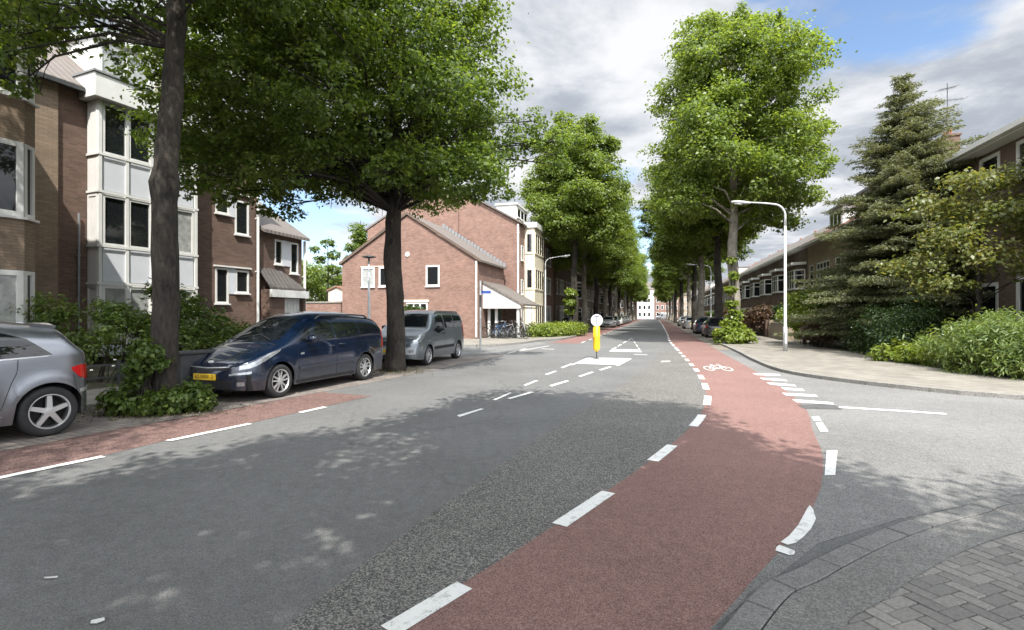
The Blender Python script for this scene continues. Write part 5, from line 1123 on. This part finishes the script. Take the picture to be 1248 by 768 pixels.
    def mirror(s, x, z, sd, mat):
        p, n = s.hit(x, z, 'L' if sd < 0 else 'R'); m_ = MB(); y = p.y + sd * .13
        m_.lathe([(0, -.05), (.07, -.04), (.10, .0), (.10, .05), (.085, .07)], 16, Matrix.Translation((x - .02, y, z + .06)) @ Matrix.Rotation(R(90), 4, 'Y') @ Matrix.Diagonal((.78, 1.15, 1, 1))); m_.tube([(x + .02, p.y - sd * .02, z), (x + .01, y, z + .02)], .028, 8)
        return m_.build('wing_mirror', mat, s.root, smooth=True)
    def handle(s, x, z, sd, mat):
        p, n = s.hit(x, z, 'L' if sd < 0 else 'R'); m_ = MB(); y = p.y
        m_.tube([(x - .09, y - sd * .005, z), (x - .07, y + sd * .03, z + .004), (x + .07, y + sd * .03, z + .004), (x + .09, y - sd * .005, z)], [.012, .016, .016, .012], 8); return m_.build('door_handle', mat, s.root, smooth=True)

def curve_pts(pts, n):
    p = [Vector(q) for q in pts]; d = [0]
    for i in range(1, len(p)): d.append(d[-1] + (p[i] - p[i - 1]).length)
    t = np.linspace(0, d[-1], n + 1); return list(zip(np.interp(t, d, [q.x for q in p]), np.interp(t, d, [q.y for q in p])))

def plate(parent, x, y, z, text=None, face=-1, w=.52):
    m_ = MB(); m_.box(x - .012, y - w / 2, z - .056, x + .012, y + w / 2, z + .056); p = m_.build('number_plate', PLATEY, parent, bevel=.004)
    if text:
        c = bpy.data.curves.new('plate_text', 'FONT'); c.body = text; c.size = .098; c.align_x = 'CENTER'; c.align_y = 'CENTER'; c.extrude = .001; c.space_character = 1.08; c.materials.append(BLACK)
        tmp = bpy.data.objects.new('tmp', c); COL.objects.link(tmp); bpy.context.view_layer.update(); me = bpy.data.meshes.new_from_object(tmp.evaluated_get(bpy.context.evaluated_depsgraph_get())); bpy.data.objects.remove(tmp); me.materials.clear(); me.materials.append(BLACK)
        o = bpy.data.objects.new('plate_text', me); COL.objects.link(o); o.parent = p; o.location = (x + face * .0145, y, z); o.rotation_euler = (R(90), 0, -R(90) if face < 0 else R(90))
    return p

# --- dark blue people carrier, front to the viewer
PB = carpaint('deep_blue_paint', (0.002, 0.010, 0.032), .25, .2)
fx, fy = G(338.5, 484.5); rx, ry = G(442, 463.5); ang = atan2(ry - fy, rx - fx)
def place_car(name, label, wheel_px_x, front_wheel_xy, ang, W, group=None):
    """Stand the car so that its street-side front wheel touches the given ground point."""
    c, s = cos(ang), sin(ang); lx, ly = wheel_px_x, -(W / 2 - .09)
    return thing(name, label, 'car', (front_wheel_xy[0] - (lx * c - ly * s), front_wheel_xy[1] - (lx * s + ly * c), .006), ang, group)
r_ = place_car('people_carrier', 'dark blue people carrier with roof rails parked facing the viewer', .93, (fx, fy), ang, 1.79)
C = Car(r_, 4.75, 1.79, [(0, .50), (.03, .62), (.10, .72), (.30, .82), (.62, .95), (.98, 1.06), (1.25, 1.21), (1.62, 1.42), (1.95, 1.58), (2.35, 1.675), (2.9, 1.70), (3.6, 1.685), (4.2, 1.63), (4.45, 1.57), (4.60, 1.36), (4.70, 1.02), (4.74, .75), (4.75, .5)],
        [(0, .47), (.12, .64), (.4, .77), (.9, .93), (1.4, 1.00), (2.4, 1.05), (3.6, 1.09), (4.4, 1.12), (4.75, 1.10)], (.93, 3.76), .325, PB, sill=.2, lean=.30, front=(.62, 2.5), rear=(.34, 3.6), corner=3.6, flare=.018)
for sd in 'LR':
    C.patch('side_window', [(1.92, 1.075), (2.62, 1.09)], [(2.16, 1.46), (2.60, 1.535)], sd, CARGLASS, .003)
    C.patch('side_window', [(2.70, 1.095), (3.55, 1.13)], [(2.70, 1.54), (3.55, 1.545)], sd, CARGLASS, .003)
    C.patch('side_window', [(3.63, 1.135), (4.42, 1.18)], [(3.63, 1.54), (4.24, 1.49)], sd, CARGLASS, .003)
    C.patch('quarter_window', [(1.42, 1.05), (1.84, 1.075)], [(1.66, 1.235), (1.88, 1.36)], sd, CARGLASS, .003, 10, 6)
    C.patch('headlight', [(.145, .60), (.30, .635), (.60, .765), (.93, .90)], [(.16, .675), (.34, .745), (.66, .875), (.97, .945)], sd, LENS, .004, 16, 6)
    C.patch('tail_light', [(4.50, .78), (4.69, .78)], [(4.50, 1.22), (4.62, 1.22)], sd, TAILRED, .004, 8, 10)
    C.patch('side_moulding', [(1.45, .50), (3.30, .53)], [(1.45, .56), (3.30, .59)], sd, PB, .014, 20, 3)
    C.patch('sill_trim', [(1.38, .225), (3.32, .225)], [(1.38, .29), (3.32, .29)], sd, BLACK, .006, 16, 3)
    C.patch('indicator', [(1.50, .80), (1.60, .805)], [(1.50, .835), (1.60, .84)], sd, LENS, .006, 4, 3)
    for pts in ([(1.45, .30), (1.43, .6), (1.42, .96)], [(2.66, .29), (2.67, .8), (2.66, 1.53)], [(3.22, .5), (3.45, .78), (3.60, 1.09), (3.60, 1.52)], [(1.45, .285), (3.28, .285)]): C.seam(pts, sd)
    C.seam([(2.69, 1.06), (4.38, 1.13)], sd, .012, name='window_trim')
    sg = -1 if sd == 'L' else 1
    C.mirror(1.72, 1.06, sg, PB); C.handle(2.48, .93, sg, PB); C.handle(2.86, .95, sg, PB)
    m_ = MB(); p = [C.hit(x, sg * .60, 'T')[0] for x in (2.25, 2.4, 3.0, 3.6, 4.1, 4.22)]; m_.tube([p[0]] + [q + Vector((0, 0, .055)) for q in p[1:5]] + [p[5]], .018, 8); m_.build('roof_rail', DARKMETAL, r_, smooth=True)
C.patch('windscreen', [(-.62, 1.115), (-.3, 1.07), (.3, 1.07), (.62, 1.115)], [(-.50, 1.52), (-.25, 1.565), (.25, 1.565), (.50, 1.52)], 'F', CARGLASS, .004, 26, 14)
C.patch('rear_window', [(-.58, 1.16), (.58, 1.16)], [(-.5, 1.5), (.5, 1.5)], 'B', CARGLASS, .003)
C.patch('grille', [(-.46, .600), (0, .575), (.46, .600)], [(-.50, .645), (0, .625), (.50, .645)], 'F', BLACK, .004, 20, 4)
C.patch('grille_bar', [(-.48, .648), (0, .628), (.48, .648)], [(-.50, .662), (0, .645), (.50, .662)], 'F', ALLOY, .008, 20, 2)
C.patch('air_intake', [(-.50, .27), (0, .26), (.50, .27)], [(-.56, .40), (0, .41), (.56, .40)], 'F', BLACK, .005, 20, 4)
for sg in (-1, 1):
    C.patch('fog_lamp', [(sg * .62, .30), (sg * .72, .31)], [(sg * .62, .38), (sg * .72, .38)], 'F', LENS, .006, 6, 5)
    C.patch('bumper_strip', [(sg * .50, .495), (sg * .80, .525)], [(sg * .50, .53), (sg * .80, .57)], 'F', LENS, .006, 8, 3)
    m_ = MB(); a = C.hit(1.06, sg * .5, 'T')[0]; b = C.hit(1.2, sg * .02 - .1, 'T')[0]; m_.tube([a + Vector((0, 0, .03)), b + Vector((0, 0, .03))], .012, 6); m_.build('wiper', BLACK, r_)
bp = C.hit(0, .64, 'F')[0]; m_ = MB(); bd = C.hit(.13, 0, 'T')[0]; m_.lathe([(.0, .012), (.055, .01), (.06, 0)], 20, Matrix.Translation(bd) @ Matrix.Rotation(R(-28), 4, 'Y') @ Matrix.Diagonal((.7, 1, 1, 1))); m_.build('badge', ALLOY, r_)
C.seam([(.12, -.55), (.5, -.66), (.98, -.70)], 'T'); C.seam([(.12, .55), (.5, .66), (.98, .70)], 'T'); C.seam([(.98, -.70), (1.03, 0), (.98, .70)], 'T', .02)
plate(r_, C.hit(0, .475, 'F')[0].x - .012, 0, .475, '62-NNF-2'); C.wheels_(5, True)

# --- silver compact car, tail towards the blue one
PS = carpaint('silver_blue_paint', (0.21, 0.222, 0.245), .75, .28)
wx, wy = G(57.5, 531.5); ang = atan2(.905, .425); W = 1.78
r_ = place_car('hatchback', 'silver hatchback with five-spoked alloy wheels beside the shoots of the near trunk', 3.72, (wx, wy), ang, W)
C = Car(r_, 4.30, W, [(0, .5), (.03, .66), (.12, .76), (.5, .90), (.95, 1.0), (1.35, 1.2), (1.8, 1.45), (2.2, 1.57), (2.6, 1.595), (3.2, 1.565), (3.7, 1.50), (3.92, 1.46), (4.04, 1.30), (4.20, 1.04), (4.26, .86), (4.29, .62), (4.30, .45)],
        [(0, .46), (.2, .68), (.9, .88), (1.6, .95), (2.6, 1.01), (3.4, 1.06), (4.0, 1.10), (4.3, 1.08)], (.96, 3.72), .33, PS, sill=.22, lean=.34, front=(.5, 2.7), rear=(.42, 3.2), corner=3.5, flare=.035)
for sd in 'LR':
    sg = -1 if sd == 'L' else 1
    C.patch('side_window', [(1.70, .99), (2.60, 1.04)], [(2.05, 1.40), (2.58, 1.465)], sd, CARGLASS, .003)
    C.patch('side_window', [(2.67, 1.035), (3.3, 1.05), (3.76, 1.085)], [(2.67, 1.468), (3.1, 1.45), (3.52, 1.30)], sd, CARGLASS, .003)
    C.patch('window_trim', [(1.68, .968), (2.62, 1.013), (3.70, 1.06)], [(1.68, .985), (2.62, 1.03), (3.74, 1.078)], sd, ALLOY, .006, 26, 2)
    C.patch('tail_light', [(3.96, .87), (4.05, .76), (4.20, .70)], [(3.96, .90), (4.08, .925), (4.19, .925)], sd, TAILRED, .005, 12, 8)
    C.patch('sill_trim', [(1.42, .235), (3.24, .255)], [(1.42, .325), (3.24, .335)], sd, PS, .022, 18, 4)
    C.patch('bumper_trim', [(3.98, .545), (4.24, .565)], [(3.98, .59), (4.24, .61)], sd, ALLOY, .006, 8, 3)
    C.patch('headlight', [(.12, .60), (.55, .74)], [(.16, .72), (.62, .83)], sd, LENS, .004, 10, 6)
    C.seam([(1.30, .33), (1.28, .7), (1.34, .92)], sd); C.seam([(2.63, .33), (2.64, .8), (2.63, 1.46)], sd); C.seam([(3.22, .42), (3.32, .74), (3.38, .88), (3.40, 1.06)], sd); C.seam([(3.98, .80), (4.0, .62), (4.12, .40)], sd)
    C.seam([(1.4, .80), (2.4, .85), (3.3, .89), (3.92, .905)], sd, .012, PS, name='crease'); C.seam([(1.28, .355), (3.12, .365)], sd)
    C.mirror(1.62, .99, sg, PS); C.handle(2.45, .90, sg, PS); C.handle(2.98, .92, sg, PS)
C.patch('windscreen', [(-.62, 1.07), (.62, 1.07)], [(-.52, 1.48), (.52, 1.48)], 'F', CARGLASS, .004)
C.patch('rear_window', [(-.60, 1.10), (.60, 1.10)], [(-.53, 1.40), (.53, 1.40)], 'B', CARGLASS, .004); C.patch('spoiler', [(-.56, 1.415), (.56, 1.415)], [(-.52, 1.46), (.52, 1.46)], 'B', PS, .05, 16, 3)
m_ = MB(); a = C.hit(2.3, 0, 'T')[0]; m_.tube([a, a + Vector((.22, 0, .22))], [.006, .003], 6); m_.build('aerial', BLACK, r_)
C.wheels_(5, False, rim=.72)

# --- grey-green high-roofed family van
PG = carpaint('grey_green_paint', (0.17, 0.20, 0.225), .6, .3)
fx, fy = G(520, 445.5); rx, ry = G(555, 437.3); ang = atan2(ry - fy, rx - fx) ; W = 1.81
r_ = place_car('high_roofed_van', 'grey high-roofed family van with pale bumper parked behind the second trunk', .90, (fx, fy), ang, W)
C = Car(r_, 4.38, W, [(0, .55), (.04, .78), (.12, .90), (.35, 1.02), (.75, 1.12), (.98, 1.19), (1.25, 1.42), (1.55, 1.66), (1.85, 1.76), (2.4, 1.80), (3.6, 1.80), (4.15, 1.77), (4.28, 1.68), (4.33, 1.2), (4.37, .8), (4.38, .5)],
        [(0, .5), (.15, .8), (.6, 1.02), (1.0, 1.10), (2.2, 1.14), (4.38, 1.16)], (.90, 3.63), .315, PG, sill=.22, lean=.2, front=(.42, 3.0), rear=(.22, 4.5), corner=4.6, flare=.03)
for sd in 'LR':
    sg = -1 if sd == 'L' else 1
    C.patch('side_window', [(1.42, 1.10), (1.75, 1.0), (2.30, 1.12)], [(1.74, 1.54), (2.0, 1.60), (2.30, 1.61)], sd, CARGLASS, .003)
    C.patch('side_window', [(2.40, 1.17), (3.24, 1.19)], [(2.40, 1.61), (3.24, 1.61)], sd, CARGLASS, .003); C.patch('side_window', [(3.32, 1.2), (4.14, 1.22)], [(3.32, 1.61), (4.05, 1.58)], sd, CARGLASS, .003)
    C.patch('headlight', [(.10, .72), (.35, .80), (.70, .98)], [(.14, .90), (.42, 1.0), (.74, 1.06)], sd, LENS, .005, 12, 6); C.patch('tail_light', [(4.16, .8), (4.3, .8)], [(4.16, 1.3), (4.3, 1.3)], sd, TAILRED, .004, 6, 8)
    C.patch('side_moulding', [(1.36, .48), (3.2, .48)], [(1.36, .58), (3.2, .58)], sd, BLACK, .012, 14, 3); C.seam([(1.36, .3), (1.36, 1.05)], sd); C.seam([(2.35, .3), (2.36, 1.62)], sd); C.seam([(3.1, .72), (3.28, 1.1), (3.28, 1.62)], sd)
    C.mirror(1.52, 1.13, sg, BLACK); C.handle(2.18, 1.0, sg, BLACK); m_ = MB(); m_.tube([C.hit(x, sg * .66, 'T')[0] + Vector((0, 0, .05 if 0 < i < 3 else 0)) for i, x in enumerate((1.9, 2.05, 3.95, 4.1))], .02, 6); m_.build('roof_rail', DARKMETAL, r_)
C.patch('windscreen', [(-.70, 1.23), (.70, 1.23)], [(-.60, 1.66), (.60, 1.66)], 'F', CARGLASS, .004)
C.patch('bumper', [(-.78, .40), (0, .38), (.78, .40)], [(-.80, .62), (0, .60), (.80, .62)], 'F', flat('pale_bumper', (.42, .44, .46), .4), .012, 24, 6)
C.patch('grille', [(-.46, .66), (.46, .66)], [(-.48, .80), (.48, .80)], 'F', BLACK, .006, 14, 4); C.patch('air_intake', [(-.4, .30), (.4, .30)], [(-.44, .385), (.44, .385)], 'F', BLACK, .008, 14, 4)
for sg in (-1, 1): C.patch('fog_lamp', [(sg * .6, .44), (sg * .74, .45)], [(sg * .6, .54), (sg * .74, .54)], 'F', LENS, .018, 6, 5)
plate(r_, C.hit(0, .5, 'F')[0].x - .025, 0, .5); C.wheels_(5, True)

# --- cars further down the street: one of each kind, then copies in other colours
def small_hatch():
    r_ = thing('parked_car', 'x', 'car'); C = Car(r_, 4.1, 1.74, [(0, .5), (.03, .66), (.15, .77), (.5, .88), (.95, .97), (1.35, 1.18), (1.75, 1.38), (2.15, 1.47), (2.7, 1.48), (3.3, 1.43), (3.65, 1.36), (3.9, 1.05), (4.02, .9), (4.08, .7), (4.1, .45)],
        [(0, .46), (.2, .68), (.9, .86), (1.6, .91), (2.6, .95), (3.4, .98), (4.1, .96)], (.78, 3.35), .30, carpaint('hatch_paint', (.02, .022, .028), .4), sill=.2, lean=.36, front=(.45, 2.8), rear=(.4, 3.2), corner=3.3, flare=.02)
    for sd in 'LR':
        C.patch('side_window', [(1.62, .93), (2.35, .97)], [(1.98, 1.30), (2.33, 1.36)], sd, CARGLASS, .003, 10, 5); C.patch('side_window', [(2.42, .975), (3.4, 1.0)], [(2.42, 1.36), (3.2, 1.28)], sd, CARGLASS, .003, 10, 5)
        C.patch('headlight', [(.14, .58), (.5, .70)], [(.16, .70), (.58, .80)], sd, LENS, .004, 8, 4); C.patch('tail_light', [(3.85, .72), (4.0, .72)], [(3.8, .92), (3.92, .92)], sd, TAILRED, .004, 6, 5); C.mirror(1.55, .93, -1 if sd == 'L' else 1, BLACK)
    C.patch('windscreen', [(-.62, 1.02), (.62, 1.02)], [(-.52, 1.38), (.52, 1.38)], 'F', CARGLASS, .004, 14, 6); C.patch('rear_window', [(-.58, 1.03), (.58, 1.03)], [(-.5, 1.32), (.5, 1.32)], 'B', CARGLASS, .004, 14, 6)
    C.patch('grille', [(-.4, .34), (.4, .34)], [(-.42, .5), (.42, .5)], 'F', BLACK, .005, 10, 4); plate(r_, 4.1, 0, .62); C.wheels_(5, full=False); return r_
def box_van():
    r_ = thing('delivery_van', 'white delivery van standing at the far end of the street', 'van'); C = Car(r_, 5.2, 2.0, [(0, .6), (.05, .95), (.5, 1.15), (.9, 1.3), (1.3, 1.9), (1.6, 2.35), (2.2, 2.45), (4.9, 2.45), (5.15, 2.35), (5.2, .6)], [(0, .55), (.5, 1.0), (1.2, 1.15), (5.2, 1.2)], (1.0, 4.2), .34, carpaint('white_paint', (.75, .75, .74), 0), sill=.28, lean=.08, front=(.4, 3.2), rear=(.15, 6), corner=6, flare=.01)
    C.patch('windscreen', [(-.75, 1.4), (.75, 1.4)], [(-.72, 2.05), (.72, 2.05)], 'F', CARGLASS, .004, 12, 6); C.patch('rear_window', [(-.7, 1.45), (.7, 1.45)], [(-.7, 2.0), (.7, 2.0)], 'B', CARGLASS, .004, 12, 6)
    for sd in 'LR': C.patch('side_window', [(1.25, 1.3), (2.0, 1.3)], [(1.55, 1.9), (2.0, 1.95)], sd, CARGLASS, .004, 8, 5); C.patch('tail_light', [(5.0, .8), (5.15, .8)], [(5.0, 1.3), (5.15, 1.3)], sd, TAILRED, .004, 5, 5)
    C.wheels_(5, full=False); return r_
CH, CV = small_hatch(), box_van()
for o in CH.children:
    if o.name.startswith('body'): o.material_slots[0].link = 'OBJECT'; o.material_slots[0].material = o.data.materials[0]
cp = {c: carpaint(f'{c}_paint', v, .3) for c, v in dict(white=(.62, .62, .61), silver=(.36, .37, .38), black=(.012, .012, .014), navy=(.012, .02, .06), pale_blue=(.22, .36, .50), grey=(.12, .125, .13), red=(.25, .02, .02)).items()}
first_car = [True]
def put_car(c, Y, cc, toward, label, group):
    ang_ = R(74.5) + (0 if toward else pi); d = 2.0 if toward else -2.0; loc = (0.277 * Y + cc - d * cos(R(74.5)), Y - d * sin(R(74.5)), .008)
    if first_car[0]: o = CH; first_car[0] = False; o.location = loc; o.rotation_euler.z = ang_; o['label'] = label; o['group'] = group
    else: o = dup(CH, loc, ang_, label, group)
    for q in o.children:
        if q.name.startswith('body'): q.material_slots[0].link = 'OBJECT'; q.material_slots[0].material = cp[c]
    return o
GC = 'cars parked along the street further away'
put_car('black', 38.2, 4.45, False, 'black car parked right behind the bright leafy shoots on the right', GC)
put_car('navy', 45.0, 4.3, False, 'dark blue car, second parked on the right past the leafy shoots', GC)
put_car('silver', 61.5, 4.2, False, 'silver car parked on the right between tree trunks', GC)
put_car('white', 75, 4.2, False, 'white car, last one seen parked on the right', GC)
put_car('pale_blue', 52.0, -8.6, True, 'pale blue car behind the low bright hedge at the left', GC)
for k, (c, Y) in enumerate((('grey', 58.5), ('white', 67.5), ('silver', 75.5), ('white', 84), ('grey', 92), ('silver', 101), ('white', 111))):
    put_car(c, Y, -6.1 if Y > 60 else -8.7, True, f'{c} car, {ords[k]} parked on the far left beyond the pale blue car', GC)
put_car('red', 196, 2.0, False, 'small red car at the end of the street', GC)
CV.location = (0.277 * 186 + 0.4, 186, .006); CV.rotation_euler.z = R(15)
# ------------------------------------------------------------------ street furniture and small things
def lamp_post(loc, rz, H, arm, label, group=None):
    t = thing('street_lamp', label, 'street lamp', loc, rz, group); m = MB()
    m.tube([(0, 0, -.1), (0, 0, 1.05), (0, 0, 1.1), (0, 0, H - 1.0)], [.09, .085, .062, .05], 16)
    pts = [(0, 0, H - 1.0), (0, 0, H - .55)] + [(-.5 + .5 * cos(a), 0, H - .55 + .5 * sin(a)) for a in np.linspace(.15, pi / 2 - .12, 7)] + [(-.75, 0, H + .0), (-arm + .55, 0, H + .08)]
    m.tube(pts, [.05, .045] + [.04] * 7 + [.036, .032], 12); m.build('pole', LAMPWHITE, t, smooth=True)
    h = MB(); B = Matrix.Translation((-arm + .25, 0, H + .09)) @ Matrix.Rotation(R(7), 4, 'Y')
    h.lathe([(0, -.40), (.06, -.39), (.10, -.28), (.125, -.05), (.12, .15), (.085, .32), (.04, .40)], 16, B @ Matrix.Rotation(R(90), 4, 'Y') @ Matrix.Diagonal((.62, 1, 1, 1))); hd = h.build('lamp_head', LAMPWHITE, t, smooth=True)
    g = MB(); g.lathe([(0, -.06), (.07, -.045), (.10, -.005)], 16, B @ Matrix.Translation((-.08, 0, -.055)) @ Matrix.Diagonal((2.3, 1, 1, 1))); g.build('lens', GLASS_CURTAIN, hd, smooth=True)
    d = MB(); d.box(-.045, -.107, .35, .045, -.09, .85); d.build('access_door', STEEL, t); return t
lx, ly = G(957, 430.5)
LG = 'curved street lamps along the road'
lamp_post((lx, ly, .05), R(-14), 6.35, 2.0, 'pale curved street lamp on the right pavement in front of the fir', LG)
lamp_post((0.277 * 52 + 5.6, 52, .05), R(-14), 6.6, 2.2, 'curved street lamp among the right-hand trees, second on that side', LG)
lamp_post((0.277 * 69 + 5.6, 69, .05), R(-14), 6.4, 2.2, 'curved street lamp among the right-hand trees, third on that side', LG)
lamp_post((2.75, 42.6, .1), R(166), 6.25, 1.9, 'curved street lamp beside the cream bay on the left', LG)
t = thing('post_lamp', 'slim white lamp post with flat head in front of the brick gable', 'street lamp', (-6.75, 24.4, .1)); m = MB(); m.tube([(0, 0, -.1), (0, 0, 1), (0, 0, 4.2)], [.07, .065, .045], 12); m.build('pole', LAMPWHITE, t, smooth=True)
m = MB(); m.lathe([(0, .1), (.16, .08), (.30, .03), (.30, 0), (.05, -.05)], 20, Matrix.Translation((0, 0, 4.24)) @ Matrix.Diagonal((1.1, .9, 1, 1))); m.build('lamp_head', DARKMETAL, t, smooth=True)
# street-name sign
sx_, sy_ = G(585.5, 428); t = thing('street_name_sign', 'grey post with a narrow blue street name plate near the brick corner', 'sign', (sx_, sy_, .02)); m = MB(); m.tube([(0, 0, -.1), (0, 0, 3.1)], .042, 12); m.lathe([(0, 0), (.05, 0), (.05, .03), (0, .04)], 10, Matrix.Translation((0, 0, 3.1))); m.build('post', STEEL, t)
m = MB(); m.box(.03, -.022, 2.55, .47, -.002, 2.70); p = m.build('name_plate', SIGNBLUE, t, bevel=.004); m = MB()
for a in ((.04, 2.56, .46, 2.566), (.04, 2.684, .46, 2.69)): m.box(a[0], -.0245, a[1], a[2], -.0222, a[3])
m.build('plate_border', WHITE, p); m = MB(); m.box(-.05, -.05, 1.95, .05, .05, 2.5); m.build('traffic_box', DARKMETAL, t)
# yellow bollard on the painted island
bx_, by_ = G(727, 437.5); t = thing('traffic_bollard', 'yellow bollard carrying a round pale sign on the painted traffic island', 'bollard', (bx_, by_, .004)); m = MB(); m.tube([(0, 0, 0), (0, 0, .30)], .022, 10); m.lathe([(0, .0), (.13, 0), (.11, .025), (.03, .04)], 16); m.build('foot', DARKMETAL, t, smooth=True)
m = MB(); m.lathe([(.0, .27), (.05, .27), (.115, .36), (.125, .42), (.125, .80), (.128, .805), (.128, .825), (.125, .83), (.125, 1.17), (.10, 1.19), (0, 1.19)], 28); m.build('body', YELLOW, t, smooth=True)
m = MB(); B = Matrix.Translation((0, -.05, 1.42)) @ Matrix.Rotation(R(90), 4, 'X'); m.lathe([(0, 0), (.215, 0), (.222, .012), (.215, .03), (0, .03)], 36, B); d = m.build('sign_disc', flat('sign_pale', (.50, .52, .62), .45, noise=.06), t)
m = MB(); m.lathe([(.186, .0305), (.214, .0305), (.214, .034), (.186, .034)], 36, B, close=True); m.build('sign_rim', WHITE, d); m = MB(); m.box(-.012, -.092, 1.22, .012, -.082, 1.575); m.box(-.10, -.092, 1.56, .10, -.084, 1.576); m.build('sign_bar', DARKMETAL, d)
m = MB(); m.box(-.03, -.045, 1.15, .03, .0, 1.5); m.build('bracket', DARKMETAL, t)
# bicycles under the porch
BF = {}
def bicycle(col):
    t = thing('bicycle', 'x', 'bicycle'); fm = flat(f'bicycle_{col[0]}', col[1], .35, noise=.1)
    for x in (-.52, .55):
        m = MB(); ring = [(x + .335 * cos(a), 0, .35 + .335 * sin(a)) for a in np.linspace(0, 2 * pi, 29)]; m.tube(ring, .018, 6, cap=False); w = m.build('wheel', RUBBER, t, smooth=True); s = MB()
        for k in range(12): a = 2 * pi * k / 12; s.tube([(x, 0, .35), (x + .325 * cos(a), 0, .35 + .325 * sin(a))], .0025, 3)
        s.tube([(x, -.05, .35), (x, .05, .35)], .02, 8); s.build('spokes', ALLOY, w)
    m = MB()
    for a, b in (((-.52, 0, .35), (-.02, 0, .30)), ((-.52, 0, .35), (-.22, 0, .80)), ((-.02, 0, .30), (-.24, 0, .88)), ((-.02, 0, .30), (.40, 0, .85)), ((-.20, 0, .76), (.38, 0, .90)), ((.55, 0, .35), (.36, 0, 1.0))): m.tube([a, b], .017, 7)
    m.build('frame', fm, t); m = MB(); m.tube([(.36, 0, 1.0), (.35, 0, 1.1), (.36, -.2, 1.12), (.22, -.30, 1.1)], .012, 6); m.tube([(.35, 0, 1.1), (.36, .2, 1.12), (.22, .30, 1.1)], .012, 6); m.build('handlebar', ALLOY, t)
    m = MB(); m.hull([(-.42, -.09, .92), (-.12, -.025, .94), (-.12, .025, .94), (-.42, .09, .92)], [(-.42, -.09, .98), (-.12, -.02, .97), (-.12, .02, .97), (-.42, .09, .98)]); m.tube([(-.24, 0, .86), (-.26, 0, .94)], .014, 6); m.build('saddle', BLACK, t, bevel=.015)
    m = MB(); m.tube([(-.02 - .09, 0, .30), (-.02 + .09, 0, .30)], .01, 6); m.lathe([(.0, -.004), (.09, -.004), (.09, .004), (0, .004)], 16, Matrix.Translation((-.02, -.03, .30)) @ Matrix.Rotation(R(90), 4, 'X')); m.build('crankset', DARKMETAL, t)
    m = MB(); m.box(-.80, -.06, .72, -.42, .06, .735); m.tube([(-.75, .05, .73), (-.52, .06, .36)], .006, 5); m.tube([(-.75, -.05, .73), (-.52, -.06, .36)], .006, 5); m.build('luggage_rack', DARKMETAL, t)
    return t
bl_ = [bicycle(('black', (.02, .02, .022))), bicycle(('blue', (.04, .10, .22))), bicycle(('grey', (.35, .36, .37)))]
bp_ = [(PX + .7, 2.0, .15, 'black'), (PX + 1.25, 1.75, -.25, 'blue'), (PX + 1.55, 2.3, .5, 'grey'), (PX + 2.1, 1.55, .1, 'black'), (PX + 2.5, 1.9, -.5, 'grey'), (PX + 1.0, 2.7, .9, 'blue')]
ca_, sa_ = .964, -.267; used_b = set()
pos = ['next to the brick wall', 'second from the brick wall', 'slanting in the middle of the group', 'in front of the white post', 'outermost, past the white post', 'deepest under the porch roof']
for i, (x, y, a, c) in enumerate(bp_):
    src = bl_[{'black': 0, 'blue': 1, 'grey': 2}[c]]; y -= 1.0; loc = (-11.7 + x * ca_ - y * sa_, 35.63 + x * sa_ + y * ca_, .115); lab = f'{c} bicycle under the white porch, {pos[i]}'
    if c in used_b: o = dup(src, loc, a - .27, lab, 'bicycles under the porch')
    else: used_b.add(c); o = src; o.location = loc; o.rotation_euler.z = a - .27; o['label'] = lab; o['group'] = 'bicycles under the porch'
# low dark fence of the left front garden
A, B_ = Vector((-9.35, 9.0)), Vector((-6.95, 14.0)); d = (B_ - A); t = thing('garden_fence', 'low dark metal fence in front of the garden shrubs behind the cars', 'fence', (A.x, A.y, .1), atan2(d.y, d.x)); m = MB(); L = d.length
for z in (.46, .2): m.box(0, -.015, z, L, .015, z + .035)
m.build('rail', DARKMETAL, t); rr = MB()
for k in range(6): x = .03 + k * (L - .1) / 5; m = MB(); m.box(x, -.03, -.1, x + .05, .03, .56); m.build('fence_post', DARKMETAL, t)
t = thing('litter_bin', 'dark utility cabinet standing behind the thick trunk', 'cabinet', (-6.15, 9.95, .1), R(66)); m = MB(); m.box(-.35, -.2, 0, .35, .2, .78); m.build('body', DARKMETAL, t, bevel=.02); m = MB(); m.box(-.38, -.23, .781, .38, .23, .83); m.build('lid', DARKMETAL, t, bevel=.01)
# aerial on the chimney of the tall villa
ax, ay = 0.277 * 33.5 + 14.6, 33.9; an = R(74.5) + pi; cx_, cy_ = ax + 2.9 * cos(an) - 2.6 * sin(an), ay + 2.9 * sin(an) + 2.6 * cos(an)
t = thing('roof_aerial', 'thin television aerial on the chimney behind the fir', 'aerial', (cx_, cy_, 12.35)); m = MB(); m.tube([(0, 0, -.3), (0, 0, 2.9)], .022, 8); m.build('mast', DARKMETAL, t); m = MB()
for z, L in ((2.6, .5), (1.9, 1.0)):
    m.tube([(-L, .03, z - .1), (L, .03, z + .12)], .014, 6)
    for k in np.linspace(-L, L, 7): m.tube([(k, -.25, z + k / L * .11), (k, .31, z + k / L * .11)], .008, 5)
m.build('antenna', DARKMETAL, t)
